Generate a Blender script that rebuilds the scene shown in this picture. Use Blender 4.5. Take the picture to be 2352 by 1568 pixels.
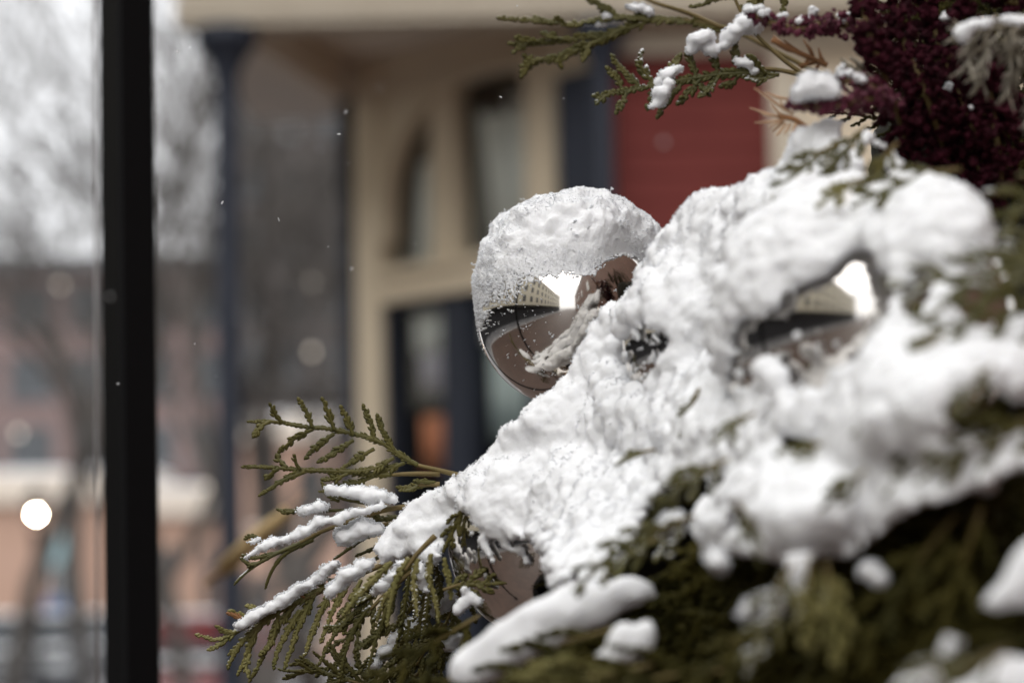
import bpy, math, random
import numpy as np
from mathutils import Vector, noise, Matrix

# ------------------------------------------------------------------ scene, camera, light
for o in list(bpy.data.objects):
    bpy.data.objects.remove(o)
SC = bpy.context.scene
COL = SC.collection
rad = math.radians

W2, H2 = 2352.0, 1568.0            # pixel frame used for reading positions off the photograph
LENS = 85.0
K = 36.0 / W2 / LENS               # tangent per pixel
PITCH, ROLL, CAMZ = rad(6.0), rad(1.2), 1.6
CAM = Vector((0, 0, CAMZ))
F = Vector((0, math.cos(PITCH), math.sin(PITCH)))
R0 = Vector((1, 0, 0))
U0 = R0.cross(F)
RT = R0 * math.cos(ROLL) - U0 * math.sin(ROLL)
UP = U0 * math.cos(ROLL) + R0 * math.sin(ROLL)
FOCUS = 1.33

cam = bpy.data.cameras.new('camera')
cam.lens = LENS
cam.sensor_width = 36.0
cam.clip_start = 0.05
cam.clip_end = 2000
cam.dof.use_dof = True
cam.dof.focus_distance = FOCUS
cam.dof.aperture_fstop = 5.3
co = bpy.data.objects.new('camera', cam)
COL.objects.link(co)
m = Matrix.Identity(4)
for i in range(3):
    m[i][0], m[i][1], m[i][2], m[i][3] = RT[i], UP[i], -F[i], CAM[i]
co.matrix_world = m
SC.camera = co

SUN_EL, SUN_AZ = 52.0, -155.0      # overcast: a broad brighter patch of cloud, up on the left behind the camera
w = bpy.data.worlds.new('World')
SC.world = w
w.use_nodes = True
nt = w.node_tree
nt.nodes.clear()
sky = nt.nodes.new('ShaderNodeTexSky')
sky.sky_type = 'NISHITA'
sky.sun_disc = False
sky.sun_elevation = rad(SUN_EL)
sky.sun_rotation = rad(SUN_AZ)
sky.air_density = 1.0
sky.dust_density = 3.0
hs = nt.nodes.new('ShaderNodeHueSaturation')
hs.inputs['Saturation'].default_value = 0.10
mixn = nt.nodes.new('ShaderNodeMix')
mixn.data_type = 'RGBA'
mixn.inputs['Factor'].default_value = 0.7          # cloud deck over the clear sky
mixn.inputs['B'].default_value = (8.2, 8.3, 8.5, 1)
bg = nt.nodes.new('ShaderNodeBackground')
bg.inputs['Strength'].default_value = 0.15
wo = nt.nodes.new('ShaderNodeOutputWorld')
nt.links.new(sky.outputs[0], hs.inputs['Color'])
nt.links.new(hs.outputs[0], mixn.inputs['A'])
nt.links.new(mixn.outputs['Result'], bg.inputs['Color'])
nt.links.new(bg.outputs[0], wo.inputs['Surface'])

sl = bpy.data.lights.new('sun', 'SUN')
sl.energy = 1.15
sl.angle = rad(70)
sl.color = (1.0, 0.985, 0.965)
so = bpy.data.objects.new('sun', sl)
COL.objects.link(so)
el, az = rad(SUN_EL), rad(SUN_AZ)
sd = Vector((math.sin(az) * math.cos(el), math.cos(az) * math.cos(el), math.sin(el)))
so.rotation_euler = sd.to_track_quat('Z', 'Y').to_euler()

SC.view_settings.view_transform = 'Standard'
SC.view_settings.look = 'None'
SC.view_settings.gamma = 1.0
SC.view_settings.exposure = 0.44
SC.cycles.use_denoising = True
SC.cycles.max_bounces = 8
SC.cycles.transparent_max_bounces = 8
SC.cycles.caustics_reflective = False
SC.cycles.caustics_refractive = False
SC.cycles.sample_clamp_indirect = 4.0


def P(px, py, d):
    """photo pixel at a depth in metres along the lens axis -> point"""
    return CAM + (F + RT * ((px - W2 / 2) * K) + UP * (-(py - H2 / 2) * K)) * d


def RAY(px, py):
    return F + RT * ((px - W2 / 2) * K) + UP * (-(py - H2 / 2) * K)


def on_y(px, py, Y):
    r = RAY(px, py)
    return CAM + r * (Y / r.y)


# ------------------------------------------------------------------ materials
def mat(name, col, rough=0.6, metal=0.0, spec=0.5, var=None, scale=20.0, bump=0.0, bscale=200.0, coat=0.0):
    M = bpy.data.materials.new(name)
    M.use_nodes = True
    t = M.node_tree
    b = t.nodes['Principled BSDF']
    b.inputs['Base Color'].default_value = (*col, 1)
    b.inputs['Roughness'].default_value = rough
    b.inputs['Metallic'].default_value = metal
    b.inputs['Specular IOR Level'].default_value = spec
    b.inputs['Coat Weight'].default_value = coat
    tc = t.nodes.new('ShaderNodeTexCoord')
    if var is not None:
        n = t.nodes.new('ShaderNodeTexNoise')
        n.inputs['Scale'].default_value = scale
        n.inputs['Detail'].default_value = 6
        n.inputs['Roughness'].default_value = 0.65
        t.links.new(tc.outputs['Object'], n.inputs['Vector'])
        r = t.nodes.new('ShaderNodeValToRGB')
        r.color_ramp.elements[0].position = 0.32
        r.color_ramp.elements[1].position = 0.68
        r.color_ramp.elements[0].color = (*col, 1)
        r.color_ramp.elements[1].color = (*var, 1)
        t.links.new(n.outputs['Fac'], r.inputs['Fac'])
        t.links.new(r.outputs['Color'], b.inputs['Base Color'])
    if bump > 0:
        n2 = t.nodes.new('ShaderNodeTexNoise')
        n2.inputs['Scale'].default_value = bscale
        n2.inputs['Detail'].default_value = 8
        n2.inputs['Roughness'].default_value = 0.7
        t.links.new(tc.outputs['Object'], n2.inputs['Vector'])
        bp = t.nodes.new('ShaderNodeBump')
        bp.inputs['Strength'].default_value = bump
        bp.inputs['Distance'].default_value = 0.002
        t.links.new(n2.outputs['Fac'], bp.inputs['Height'])
        t.links.new(bp.outputs['Normal'], b.inputs['Normal'])
    return M


def brick_mat(name, c1, c2, mortar, bw, bh, axis='XZ', msize=0.012, rough=0.8):
    M = bpy.data.materials.new(name)
    M.use_nodes = True
    t = M.node_tree
    b = t.nodes['Principled BSDF']
    b.inputs['Roughness'].default_value = rough
    tc = t.nodes.new('ShaderNodeTexCoord')
    sp = t.nodes.new('ShaderNodeSeparateXYZ')
    cb = t.nodes.new('ShaderNodeCombineXYZ')
    t.links.new(tc.outputs['Object'], sp.inputs[0])
    t.links.new(sp.outputs[axis[0]], cb.inputs['X'])
    t.links.new(sp.outputs[axis[1]], cb.inputs['Y'])
    br = t.nodes.new('ShaderNodeTexBrick')
    br.inputs['Color1'].default_value = (*c1, 1)
    br.inputs['Color2'].default_value = (*c2, 1)
    br.inputs['Mortar'].default_value = (*mortar, 1)
    br.inputs['Scale'].default_value = 1.0
    br.inputs['Brick Width'].default_value = bw
    br.inputs['Row Height'].default_value = bh
    br.inputs['Mortar Size'].default_value = msize
    t.links.new(cb.outputs[0], br.inputs['Vector'])
    n = t.nodes.new('ShaderNodeTexNoise')
    n.inputs['Scale'].default_value = 1.3
    n.inputs['Detail'].default_value = 5
    t.links.new(tc.outputs['Object'], n.inputs['Vector'])
    mx = t.nodes.new('ShaderNodeMix')
    mx.data_type = 'RGBA'
    mx.blend_type = 'MULTIPLY'
    mx.inputs['Factor'].default_value = 0.6
    rp = t.nodes.new('ShaderNodeValToRGB')
    rp.color_ramp.elements[0].position = 0.3
    rp.color_ramp.elements[1].position = 0.7
    rp.color_ramp.elements[0].color = (0.55, 0.55, 0.55, 1)
    rp.color_ramp.elements[1].color = (1.1, 1.1, 1.1, 1)
    t.links.new(n.outputs['Fac'], rp.inputs[0])
    t.links.new(br.outputs['Color'], mx.inputs['A'])
    t.links.new(rp.outputs[0], mx.inputs['B'])
    t.links.new(mx.outputs['Result'], b.inputs['Base Color'])
    return M


def emit_mat(name, col, strength):
    M = bpy.data.materials.new(name)
    M.use_nodes = True
    t = M.node_tree
    b = t.nodes['Principled BSDF']
    b.inputs['Base Color'].default_value = (0.8, 0.8, 0.8, 1)
    b.inputs['Emission Color'].default_value = (*col, 1)
    b.inputs['Emission Strength'].default_value = strength
    return M


def snow_mat(name='snow', sss=0.55, trans=0.10):
    M = bpy.data.materials.new(name)
    M.use_nodes = True
    t = M.node_tree
    b = t.nodes['Principled BSDF']
    b.inputs['Base Color'].default_value = (0.93, 0.935, 0.945, 1)
    b.inputs['Roughness'].default_value = 0.75
    b.inputs['Specular IOR Level'].default_value = 0.25
    b.inputs['Subsurface Weight'].default_value = sss
    b.inputs['Subsurface Radius'].default_value = (1.0, 1.0, 1.05)
    b.inputs['Subsurface Scale'].default_value = 0.0035
    tc = t.nodes.new('ShaderNodeTexCoord')
    n2 = t.nodes.new('ShaderNodeTexNoise')
    n2.inputs['Scale'].default_value = 620
    n2.inputs['Detail'].default_value = 4
    n2.inputs['Roughness'].default_value = 0.8
    t.links.new(tc.outputs['Object'], n2.inputs['Vector'])
    bp = t.nodes.new('ShaderNodeBump')
    bp.inputs['Strength'].default_value = 0.6
    bp.inputs['Distance'].default_value = 0.0007
    t.links.new(n2.outputs['Fac'], bp.inputs['Height'])
    t.links.new(bp.outputs['Normal'], b.inputs['Normal'])
    # translucent crystals: part of the light goes on through
    tr = t.nodes.new('ShaderNodeBsdfTranslucent')
    tr.inputs['Color'].default_value = (0.9, 0.91, 0.93, 1)
    ms = t.nodes.new('ShaderNodeMixShader')
    ms.inputs[0].default_value = trans
    out = t.nodes['Material Output']
    t.links.new(b.outputs[0], ms.inputs[1])
    t.links.new(tr.outputs[0], ms.inputs[2])
    t.links.new(ms.outputs[0], out.inputs['Surface'])
    return M


def foliage_mat(name, c1, c2, dust=0.0, dscale=90.0, thr=0.5, spec=0.35):
    """scale leaves, mottled; dust > 0 sprinkles fallen snow on whatever faces the sky"""
    M = mat(name, c1, rough=0.55, spec=spec, var=c2, scale=55.0)
    if dust > 0:
        t = M.node_tree
        b = t.nodes['Principled BSDF']
        src = b.inputs['Base Color'].links[0].from_socket
        g = t.nodes.new('ShaderNodeNewGeometry')
        s = t.nodes.new('ShaderNodeSeparateXYZ')
        t.links.new(g.outputs['Normal'], s.inputs[0])
        tc = t.nodes.new('ShaderNodeTexCoord')
        n = t.nodes.new('ShaderNodeTexNoise')
        n.inputs['Scale'].default_value = dscale
        n.inputs['Detail'].default_value = 5
        t.links.new(tc.outputs['Object'], n.inputs['Vector'])
        a = t.nodes.new('ShaderNodeMath')
        a.operation = 'MULTIPLY_ADD'
        a.inputs[1].default_value = 0.16
        t.links.new(s.outputs['Z'], a.inputs[0])
        t.links.new(n.outputs['Fac'], a.inputs[2])
        r = t.nodes.new('ShaderNodeMapRange')
        r.inputs['From Min'].default_value = thr
        r.inputs['From Max'].default_value = thr + 0.1
        r.inputs['To Max'].default_value = dust
        t.links.new(a.outputs[0], r.inputs['Value'])
        mx = t.nodes.new('ShaderNodeMix')
        mx.data_type = 'RGBA'
        mx.inputs['B'].default_value = (0.86, 0.87, 0.89, 1)
        t.links.new(r.outputs[0], mx.inputs['Factor'])
        t.links.new(src, mx.inputs['A'])
        t.links.new(mx.outputs['Result'], b.inputs['Base Color'])
    return M


def glass_mat(name, tint, refl=0.45):
    M = bpy.data.materials.new(name)
    M.use_nodes = True
    t = M.node_tree
    t.nodes.remove(t.nodes['Principled BSDF'])
    tr = t.nodes.new('ShaderNodeBsdfTransparent')
    tr.inputs['Color'].default_value = (*tint, 1)
    gl = t.nodes.new('ShaderNodeBsdfGlossy')
    gl.inputs['Roughness'].default_value = 0.05
    ms = t.nodes.new('ShaderNodeMixShader')
    fr = t.nodes.new('ShaderNodeLayerWeight')
    fr.inputs['Blend'].default_value = 0.35
    mr = t.nodes.new('ShaderNodeMapRange')
    mr.inputs['To Min'].default_value = 0.06
    mr.inputs['To Max'].default_value = refl
    t.links.new(fr.outputs['Facing'], mr.inputs['Value'])
    t.links.new(mr.outputs[0], ms.inputs[0])
    t.links.new(tr.outputs[0], ms.inputs[1])
    t.links.new(gl.outputs[0], ms.inputs[2])
    t.links.new(ms.outputs[0], t.nodes['Material Output'].inputs['Surface'])
    return M


M_SNOW = snow_mat()
M_GRAIN = snow_mat('snow_crystals', 0.0, 0.45)
M_BLACK = mat('black_paint', (0.006, 0.006, 0.0065), rough=0.5, spec=0.10, bump=0.1, bscale=60)
M_NAVY = mat('navy_paint', (0.028, 0.033, 0.048), rough=0.5, spec=0.3, var=(0.034, 0.039, 0.055), scale=3)
M_CREAM = mat('cream_trim_paint', (0.58, 0.505, 0.395), rough=0.6, var=(0.63, 0.555, 0.44), scale=3)
M_TAN = mat('tan_trim_paint', (0.70, 0.585, 0.43), rough=0.6, var=(0.75, 0.635, 0.475), scale=3)
M_SOFFIT = mat('soffit_board', (0.76, 0.66, 0.56), rough=0.8, var=(0.80, 0.70, 0.60), scale=2)
M_RED = mat('red_siding_paint', (0.155, 0.034, 0.029), rough=0.7, spec=.15, var=(0.18, 0.040, 0.034), scale=4)
M_DARKROOM = mat('dark_interior', (0.03, 0.03, 0.033), rough=0.9)
M_GLASS = glass_mat('window_glass', (0.85, 0.88, 0.88))
M_CURTAIN = mat('pale_curtain', (0.85, 0.85, 0.81), rough=0.9, var=(0.84, 0.84, 0.80), scale=8)
M_TEAL = mat('teal_curtain', (0.52, 0.62, 0.61), rough=0.9, var=(0.60, 0.68, 0.67), scale=5)
M_LILAC = mat('lilac_paper', (0.46, 0.42, 0.50), rough=0.8)
M_ORANGE = mat('orange_paper', (0.85, 0.36, 0.19), rough=0.7)
M_MIRROR = mat('silvered_glass', (0.74, 0.70, 0.65), rough=0.085, metal=1.0, bump=0.012, bscale=25)
M_CAP = mat('bauble_cap', (0.7, 0.68, 0.62), rough=0.3, metal=1.0)
M_BARK = mat('cedar_stem', (0.11, 0.08, 0.022), rough=0.7, var=(0.16, 0.11, 0.035), scale=120)
M_CED = foliage_mat('cedar_leaves', (0.058, 0.055, 0.010), (0.105, 0.088, 0.018))
M_CEDS = foliage_mat('cedar_leaves_dusted', (0.050, 0.050, 0.010), (0.10, 0.085, 0.020), dust=0.9, dscale=50, thr=0.66)
M_CEDY = foliage_mat('cedar_leaves_pale', (0.12, 0.115, 0.030), (0.22, 0.19, 0.065), dust=0.8, dscale=50, thr=0.70)
M_CEDD = foliage_mat('cedar_leaves_shade_tint', (0.018, 0.018, 0.004), (0.062, 0.052, 0.011), dust=0.6, dscale=40, thr=0.84, spec=0.08)  # leaf colour darkened, puts the shade under the snow into it
M_BROWNT = mat('browned_tips', (0.16, 0.075, 0.025), rough=0.7, var=(0.30, 0.13, 0.045), scale=150)
M_STRAW = mat('dry_needles', (0.36, 0.20, 0.10), rough=0.7, var=(0.46, 0.30, 0.18), scale=150)
M_GREYN = mat('frosted_needles', (0.13, 0.10, 0.055), rough=0.7, var=(0.40, 0.37, 0.31), scale=60)
M_BURG = mat('burgundy_florets', (0.050, 0.0035, 0.012), rough=0.75, var=(0.105, 0.008, 0.028), scale=120)
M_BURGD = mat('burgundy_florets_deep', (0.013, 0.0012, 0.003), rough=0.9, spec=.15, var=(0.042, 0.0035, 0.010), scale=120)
M_TREE = mat('tree_bark', (0.066, 0.057, 0.050), rough=0.9, var=(0.12, 0.106, 0.096), scale=6)
M_ASPH = mat('wet_asphalt', (0.06, 0.06, 0.063), rough=0.45, var=(0.28, 0.28, 0.29), scale=0.6)
M_PAVE = brick_mat('brick_paving', (0.060, 0.034, 0.025), (0.082, 0.047, 0.035), (0.045, 0.037, 0.033), 0.21, 0.105, 'XY', 0.006, 0.6)
M_BRICKW = brick_mat('brown_brick', (0.20, 0.095, 0.07), (0.26, 0.13, 0.097), (0.22, 0.17, 0.14), 0.22, 0.075, 'YZ')
M_BRICKF = brick_mat('far_brick', (0.165, 0.098, 0.089), (0.215, 0.132, 0.12), (0.20, 0.175, 0.168), 0.24, 0.08, 'XZ')
M_BRICKG = brick_mat('far_brick_grey', (0.082, 0.067, 0.063), (0.11, 0.09, 0.085), (0.12, 0.11, 0.106), 0.24, 0.08, 'XZ')
M_PEACH = mat('peach_render', (0.40, 0.255, 0.185), rough=0.85, var=(0.46, 0.30, 0.23), scale=0.8)
M_FARCREAM = mat('far_cream_stone', (0.62, 0.54, 0.45), rough=0.8, var=(0.70, 0.62, 0.54), scale=0.8)
M_SLATE = mat('grey_slate', (0.09, 0.095, 0.105), rough=0.6, var=(0.16, 0.17, 0.18), scale=1.0)
M_FARGLASS = mat('far_window_glass', (0.05, 0.055, 0.06), rough=0.12)
M_CREAMB = mat('cream_plaster', (0.60, 0.56, 0.44), rough=0.8, var=(0.66, 0.62, 0.50), scale=0.7)
M_GREYCAR = mat('grey_car_paint', (0.075, 0.078, 0.085), rough=0.3, coat=0.5)
M_REDCAR = mat('red_car_paint', (0.19, 0.022, 0.022), rough=0.3, coat=0.5)
M_TYRE = mat('tyre_rubber', (0.02, 0.02, 0.02), rough=0.85)
M_CARGLASS = mat('car_glass', (0.03, 0.035, 0.04), rough=0.06)
M_STEEL = mat('galvanised_steel', (0.35, 0.36, 0.37), rough=0.45, metal=0.8)
M_SIGN = mat('pale_teal_sign', (0.36, 0.52, 0.55), rough=0.5)
M_BLUE = mat('blue_enamel', (0.045, 0.13, 0.33), rough=0.45)
M_LAMP = emit_mat('lamp_bulb_light', (1.0, 0.84, 0.62), 190.0)
M_BULB = emit_mat('small_bulb_light', (1.0, 0.83, 0.62), 0.9)
M_HEAD = mat('headlamp_lens', (0.6, 0.62, 0.64), rough=0.15)


# ------------------------------------------------------------------ mesh helpers
class MB:
    def __init__(self):
        self.v = []
        self.f = []

    def add(self, vs, fs):
        b = len(self.v)
        self.v.extend(vs)
        self.f.extend([tuple(b + i for i in f) for f in fs])

    def box(self, x0, x1, y0, y1, z0, z1):
        self.add([(x0, y0, z0), (x1, y0, z0), (x1, y1, z0), (x0, y1, z0), (x0, y0, z1), (x1, y0, z1), (x1, y1, z1), (x0, y1, z1)],
                 [(0, 3, 2, 1), (4, 5, 6, 7), (0, 1, 5, 4), (1, 2, 6, 5), (2, 3, 7, 6), (3, 0, 4, 7)])

    def obox(self, c, ax, ay, az):
        """box from a centre and three half-axis vectors"""
        c, ax, ay, az = Vector(c), Vector(ax), Vector(ay), Vector(az)
        vs = [c + ax * i + ay * j + az * k for k in (-1, 1) for i, j in ((-1, -1), (1, -1), (1, 1), (-1, 1))]
        self.add(vs, [(0, 3, 2, 1), (4, 5, 6, 7), (0, 1, 5, 4), (1, 2, 6, 5), (2, 3, 7, 6), (3, 0, 4, 7)])

    def prism(self, pts, off):
        """flat outline (world points) pushed along off; outline must be roughly convex or a strip piece"""
        n = len(pts)
        a = [Vector(p) for p in pts]
        b = [p + off for p in a]
        self.add(a + b, [tuple(range(n)), tuple(range(2 * n - 1, n - 1, -1))] + [(i, i + n, (i + 1) % n + n, (i + 1) % n) for i in range(n)])

    def tube(self, pts, rads, sides=6, nrm=None, flat=1.0, cap=True):
        pts = [Vector(p) for p in pts]
        n = len(pts)
        b = len(self.v)
        prev = None
        for i, p in enumerate(pts):
            t = (pts[min(i + 1, n - 1)] - pts[max(i - 1, 0)])
            if t.length < 1e-9:
                t = Vector((0, 0, 1))
            t.normalize()
            if nrm is not None:
                a = Vector(nrm)
            else:
                a = prev if prev is not None else (Vector((0, 0, 1)) if abs(t.z) < 0.9 else Vector((1, 0, 0)))
            a = a - t * a.dot(t)
            if a.length < 1e-6:
                a = t.orthogonal()
            a.normalize()
            prev = a
            c = t.cross(a)
            r = rads[i] if hasattr(rads, '__len__') else rads
            for k in range(sides):
                th = 2 * math.pi * k / sides
                self.v.append(p + c * (r * math.cos(th)) + a * (r * flat * math.sin(th)))
        for i in range(n - 1):
            for k in range(sides):
                k2 = (k + 1) % sides
                self.f.append((b + i * sides + k, b + i * sides + k2, b + (i + 1) * sides + k2, b + (i + 1) * sides + k))
        if cap:
            self.f.append(tuple(b + k for k in range(sides - 1, -1, -1)))
            self.f.append(tuple(b + (n - 1) * sides + k for k in range(sides)))

    def lathe(self, c, prof, seg=24):
        """vertical lathe, prof = (radius, z)"""
        c = Vector(c)
        self.tube([c + Vector((0, 0, z)) for r, z in prof], [max(r, 1e-4) for r, z in prof], seg, nrm=(1, 0, 0))

    def blob(self, c, r, sub=0):
        V, Fc = ICO[sub]
        c = Vector(c)
        self.add([c + Vector((a[0] * r[0], a[1] * r[1], a[2] * r[2])) for a in V], Fc)

    def build(self, name, material, parent=None, smooth=True):
        me = bpy.data.meshes.new(name)
        me.from_pydata([tuple(q) for q in self.v], [], self.f)
        return link_mesh(name, me, material, parent, smooth)


def link_mesh(name, me, material, parent=None, smooth=True):
    if smooth and len(me.polygons):
        me.polygons.foreach_set('use_smooth', np.ones(len(me.polygons), dtype=bool))
    me.materials.append(material)
    me.update()
    o = bpy.data.objects.new(name, me)
    COL.objects.link(o)
    if parent is not None:
        o.parent = parent
    return o


def ico(sub):
    import bmesh
    bm = bmesh.new()
    bmesh.ops.create_icosphere(bm, subdivisions=sub, radius=1.0)
    bm.verts.ensure_lookup_table()
    V = [tuple(v.co) for v in bm.verts]
    Fc = [tuple(v.index for v in f.verts) for f in bm.faces]
    bm.free()
    return V, Fc


ICO = {0: ico(1), 1: ico(2), 2: ico(3)}
ICO[0] = ([(1, 0, 0), (-1, 0, 0), (0, 1, 0), (0, -1, 0), (0, 0, 1), (0, 0, -1)],
          [(0, 2, 4), (2, 1, 4), (1, 3, 4), (3, 0, 4), (2, 0, 5), (1, 2, 5), (3, 1, 5), (0, 3, 5)])


def tag(o, label, cat, group=None):
    o['label'] = label
    o['category'] = cat
    if group:
        o['group'] = group
    return o


def struct(o, kind='structure', label=None, cat=None):
    o['kind'] = kind
    if label:
        tag(o, label, cat)
    return o


def empty(name, loc=(0, 0, 0)):
    o = bpy.data.objects.new(name, None)
    o.location = loc
    COL.objects.link(o)
    return o


# ================================================================== SETTING
mb = MB()
mb.add([(-400, -400, -0.05), (400, -400, -0.05), (400, 400, -0.05), (-400, 400, -0.05)], [(0, 1, 2, 3)])
struct(mb.build('ground', mat('slushy_ground', (0.17, 0.165, 0.16), var=(0.34, 0.34, 0.34), scale=0.3), None, False),
       label='slushy grey ground beyond the street', cat='ground')
mb = MB()
mb.add([(-11, -60, -0.04), (-1.5, -60, -0.04), (-1.5, 88, -0.04), (-22, 88, -0.04)], [(0, 1, 2, 3)])
mb.add([(-11, -60, -0.036), (-10.2, -60, -0.036), (-20.8, 88, -0.036), (-22, 88, -0.036)], [(0, 1, 2, 3)])
struct(mb.build('road', M_ASPH, None, False), label='wet dark street with slush on it', cat='road')
mb = MB()
mb.box(-6.0, 6, -60, 7, -0.1, 0.10)
mb.box(-1.4, 6, 7, 60, -0.1, 0.10)
struct(mb.build('pavement', M_PAVE, None, False), label='brown brick paved sidewalk', cat='pavement')
mb = MB()
mb.box(-6.16, -6.0, -60, 7.16, -0.1, 0.11)
mb.box(-6.0, -1.4, 7.0, 7.16, -0.1, 0.11)
mb.box(-1.56, -1.4, 7.16, 60, -0.1, 0.11)
struct(mb.build('kerb', mat('kerb_stone', (0.35, 0.34, 0.33), var=(0.5, 0.5, 0.5), scale=2), None, False),
       label='pale stone kerb along the brick sidewalk', cat='kerb')
GZ = 0.10

# ------------------------------------------------------------------ black porch posts
def black_post(px, d, half, label, top=3.6):
    a, b = P(px[0], 300, d), P(px[1], 1400, d)
    c = (a + b) / 2
    root = empty('black_post', (c.x, c.y, GZ))
    ang = rad(38)
    ux = Vector((math.cos(ang), math.sin(ang), 0))
    uy = Vector((-math.sin(ang), math.cos(ang), 0))
    tilt = (a - b).normalized()
    tilt = Vector((tilt.x, 0, tilt.z)).normalized()
    q = MB()
    bz = GZ - c.z
    # square tube with eased corners, standing out of plumb as in the photo
    prof = []
    e = half * 0.16
    for sx, sy in ((1, 1), (-1, 1), (-1, -1), (1, -1)):
        p1 = (sx * half, sy * (half - e)) if sx * sy > 0 else (sx * (half - e), sy * half)
        p2 = (sx * (half - e), sy * half) if sx * sy > 0 else (sx * half, sy * (half - e))
        prof += [p1, p2]
    rings = []
    for z in (GZ, 0.6, 1.2, 1.8, 2.4, 3.0, top):
        k = (z - c.z) / tilt.z
        o = c + tilt * k
        rings.append([o + ux * s + uy * t - Vector(root.location) for s, t in prof])
    vs = [v for r in rings for v in r]
    fs = []
    for i in range(len(rings) - 1):
        for k in range(8):
            fs.append((i * 8 + k, i * 8 + (k + 1) % 8, (i + 1) * 8 + (k + 1) % 8, (i + 1) * 8 + k))
    fs.append(tuple(range(7, -1, -1)))
    q.add(vs, fs)
    q.build('shaft', M_BLACK, root, False)
    q = MB()
    o = c + tilt * ((GZ - c.z) / tilt.z) - Vector(root.location)
    q.obox(o + Vector((0, 0, 0.012)), ux * half * 2.2, uy * half * 2.2, Vector((0, 0, 0.012)))
    q.build('base_plate', M_BLACK, root, False)
    tag(root, label, 'post', 'black metal posts')
    return root


black_post((284, 313), 1.95, 0.0170, 'tall black square metal post standing at the left of the photo')
mb = MB()
mb.tube([P(214, -300, 1.99), P(222, 800, 1.99), P(226, 1900, 1.99)], 0.0016, 6)
tag(mb.build('cable', mat('grey_cable', (0.35, 0.34, 0.34), rough=0.5), None), 'thin pale cable hanging just left of the black post', 'cable')

# ------------------------------------------------------------------ storefront with porch
sf = empty('storefront', (1.2, 10.0, GZ))
SFO = Vector(sf.location)


def sbox(mb, x0, x1, y0, y1, z0, z1):
    mb.box(x0 - SFO.x, x1 - SFO.x, y0 - SFO.y, y1 - SFO.y, z0 - SFO.z, z1 - SFO.z)


YP = 9.3
fz0 = on_y(900, 48, YP).z
xl = on_y(404, 30, YP).x
mb = MB()
sbox(mb, xl, 6.0, YP, YP + 0.16, fz0, fz0 + 0.16)
sbox(mb, xl - 0.03, 6.0, YP - 0.035, YP + 0.16, fz0 + 0.16, fz0 + 0.42)
sbox(mb, xl - 0.01, 6.0, YP - 0.015, YP, fz0 + 0.035, fz0 + 0.07)
mb.build('fascia', M_CREAM, sf, False)
zc = fz0 + 0.14
mb = MB()
sbox(mb, xl + 0.02, 6.0, YP + 0.16, 11.9, zc, zc + 0.06)
mb.build('porch_ceiling', M_SOFFIT, sf, False)
mb = MB()
mb.add([Vector(p) - SFO for p in ((xl - 0.25, YP - 0.25, fz0 + 0.42), (6.2, YP - 0.25, fz0 + 0.42), (6.2, 12.2, fz0 + 1.3), (xl - 0.25, 12.2, fz0 + 1.3),
        (xl - 0.25, YP - 0.25, fz0 + 0.47), (6.2, YP - 0.25, fz0 + 0.47), (6.2, 12.2, fz0 + 1.35), (xl - 0.25, 12.2, fz0 + 1.35))],
       [(0, 3, 2, 1), (4, 5, 6, 7), (0, 1, 5, 4), (1, 2, 6, 5), (2, 3, 7, 6), (3, 0, 4, 7)])
mb.build('roof', M_SLATE, sf, False)


def column(px, Y, r):
    x = on_y(px, 700, Y).x
    q = MB()
    c = Vector((x, Y + 0.08, 0)) - SFO
    z0, z1 = GZ - SFO.z, fz0 - SFO.z
    q.lathe((c.x, c.y, 0), [(r * 1.9, z0), (r * 1.9, z0 + 0.12), (r * 1.3, z0 + 0.16), (r * 1.08, z0 + 0.22), (r, z0 + 0.5),
                            (r * 0.96, z1 - 0.30), (r * 1.0, z1 - 0.19), (r * 1.5, z1 - 0.13), (r * 2.3, z1 - 0.07), (r * 2.5, z1 - 0.06), (r * 2.5, z1 - 0.002)], 20)
    return q.build('column', M_NAVY, sf)


column(519, YP, 0.050)
column(1397, YP, 0.042)
column(2600, YP, 0.050)
# side beam from the front column back to the wall
xp = on_y(806, 500, 10.75).x
mb = MB()
a, b = Vector((on_y(535, 700, YP).x, YP + 0.16, 0)), Vector((xp - 0.02, 10.8, 0))
dv = (b - a)
nv = Vector((-dv.y, dv.x, 0)).normalized() * 0.05
for z in (fz0 - 0.0,):
    c = (a + b) / 2 - SFO
    mb.obox((c.x, c.y, (z + zc) / 2 - SFO.z - 0.02), dv / 2, nv, Vector((0, 0, (zc - z) / 2 + 0.018)))
mb.build('side_beam', M_SOFFIT, sf, False)
mb = MB()
sbox(mb, xp - 0.045, xp + 0.045, 10.66, 10.78, GZ, zc - 0.16)
mb.build('pilaster', M_NAVY, sf, False)

# canted window wall: vertical plane through two ground points
WA = P(835, 700, 10.75)
WB = P(1330, 700, 9.75)
WA.z = WB.z = 0
wd = (WB - WA).normalized()
wn = Vector((wd.y, -wd.x, 0))        # towards the street
if wn.y > 0:
    wn = -wn


def wall_pt(px, py, ref=None):
    """pixel -> (s along wall, z); s is read on row 600 so that uprights stay plumb"""
    def hit(x, y):
        r = RAY(x, y)
        k = (WA - CAM).dot(wn) / r.dot(wn)
        return CAM + r * k
    h0 = hit(px, 600)
    s = (h0 - WA).dot(wd)
    h = hit(px, py)
    return s, h.z


def wpos(s, z, out=0.0):
    return WA + wd * s + wn * out + Vector((0, 0, z)) - SFO


def wbox(mb, s0, s1, z0, z1, o0, o1):
    c = wpos((s0 + s1) / 2, (z0 + z1) / 2, (o0 + o1) / 2)
    mb.obox(c, wd * ((s1 - s0) / 2), wn * ((o1 - o0) / 2), Vector((0, 0, (z1 - z0) / 2)))


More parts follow.
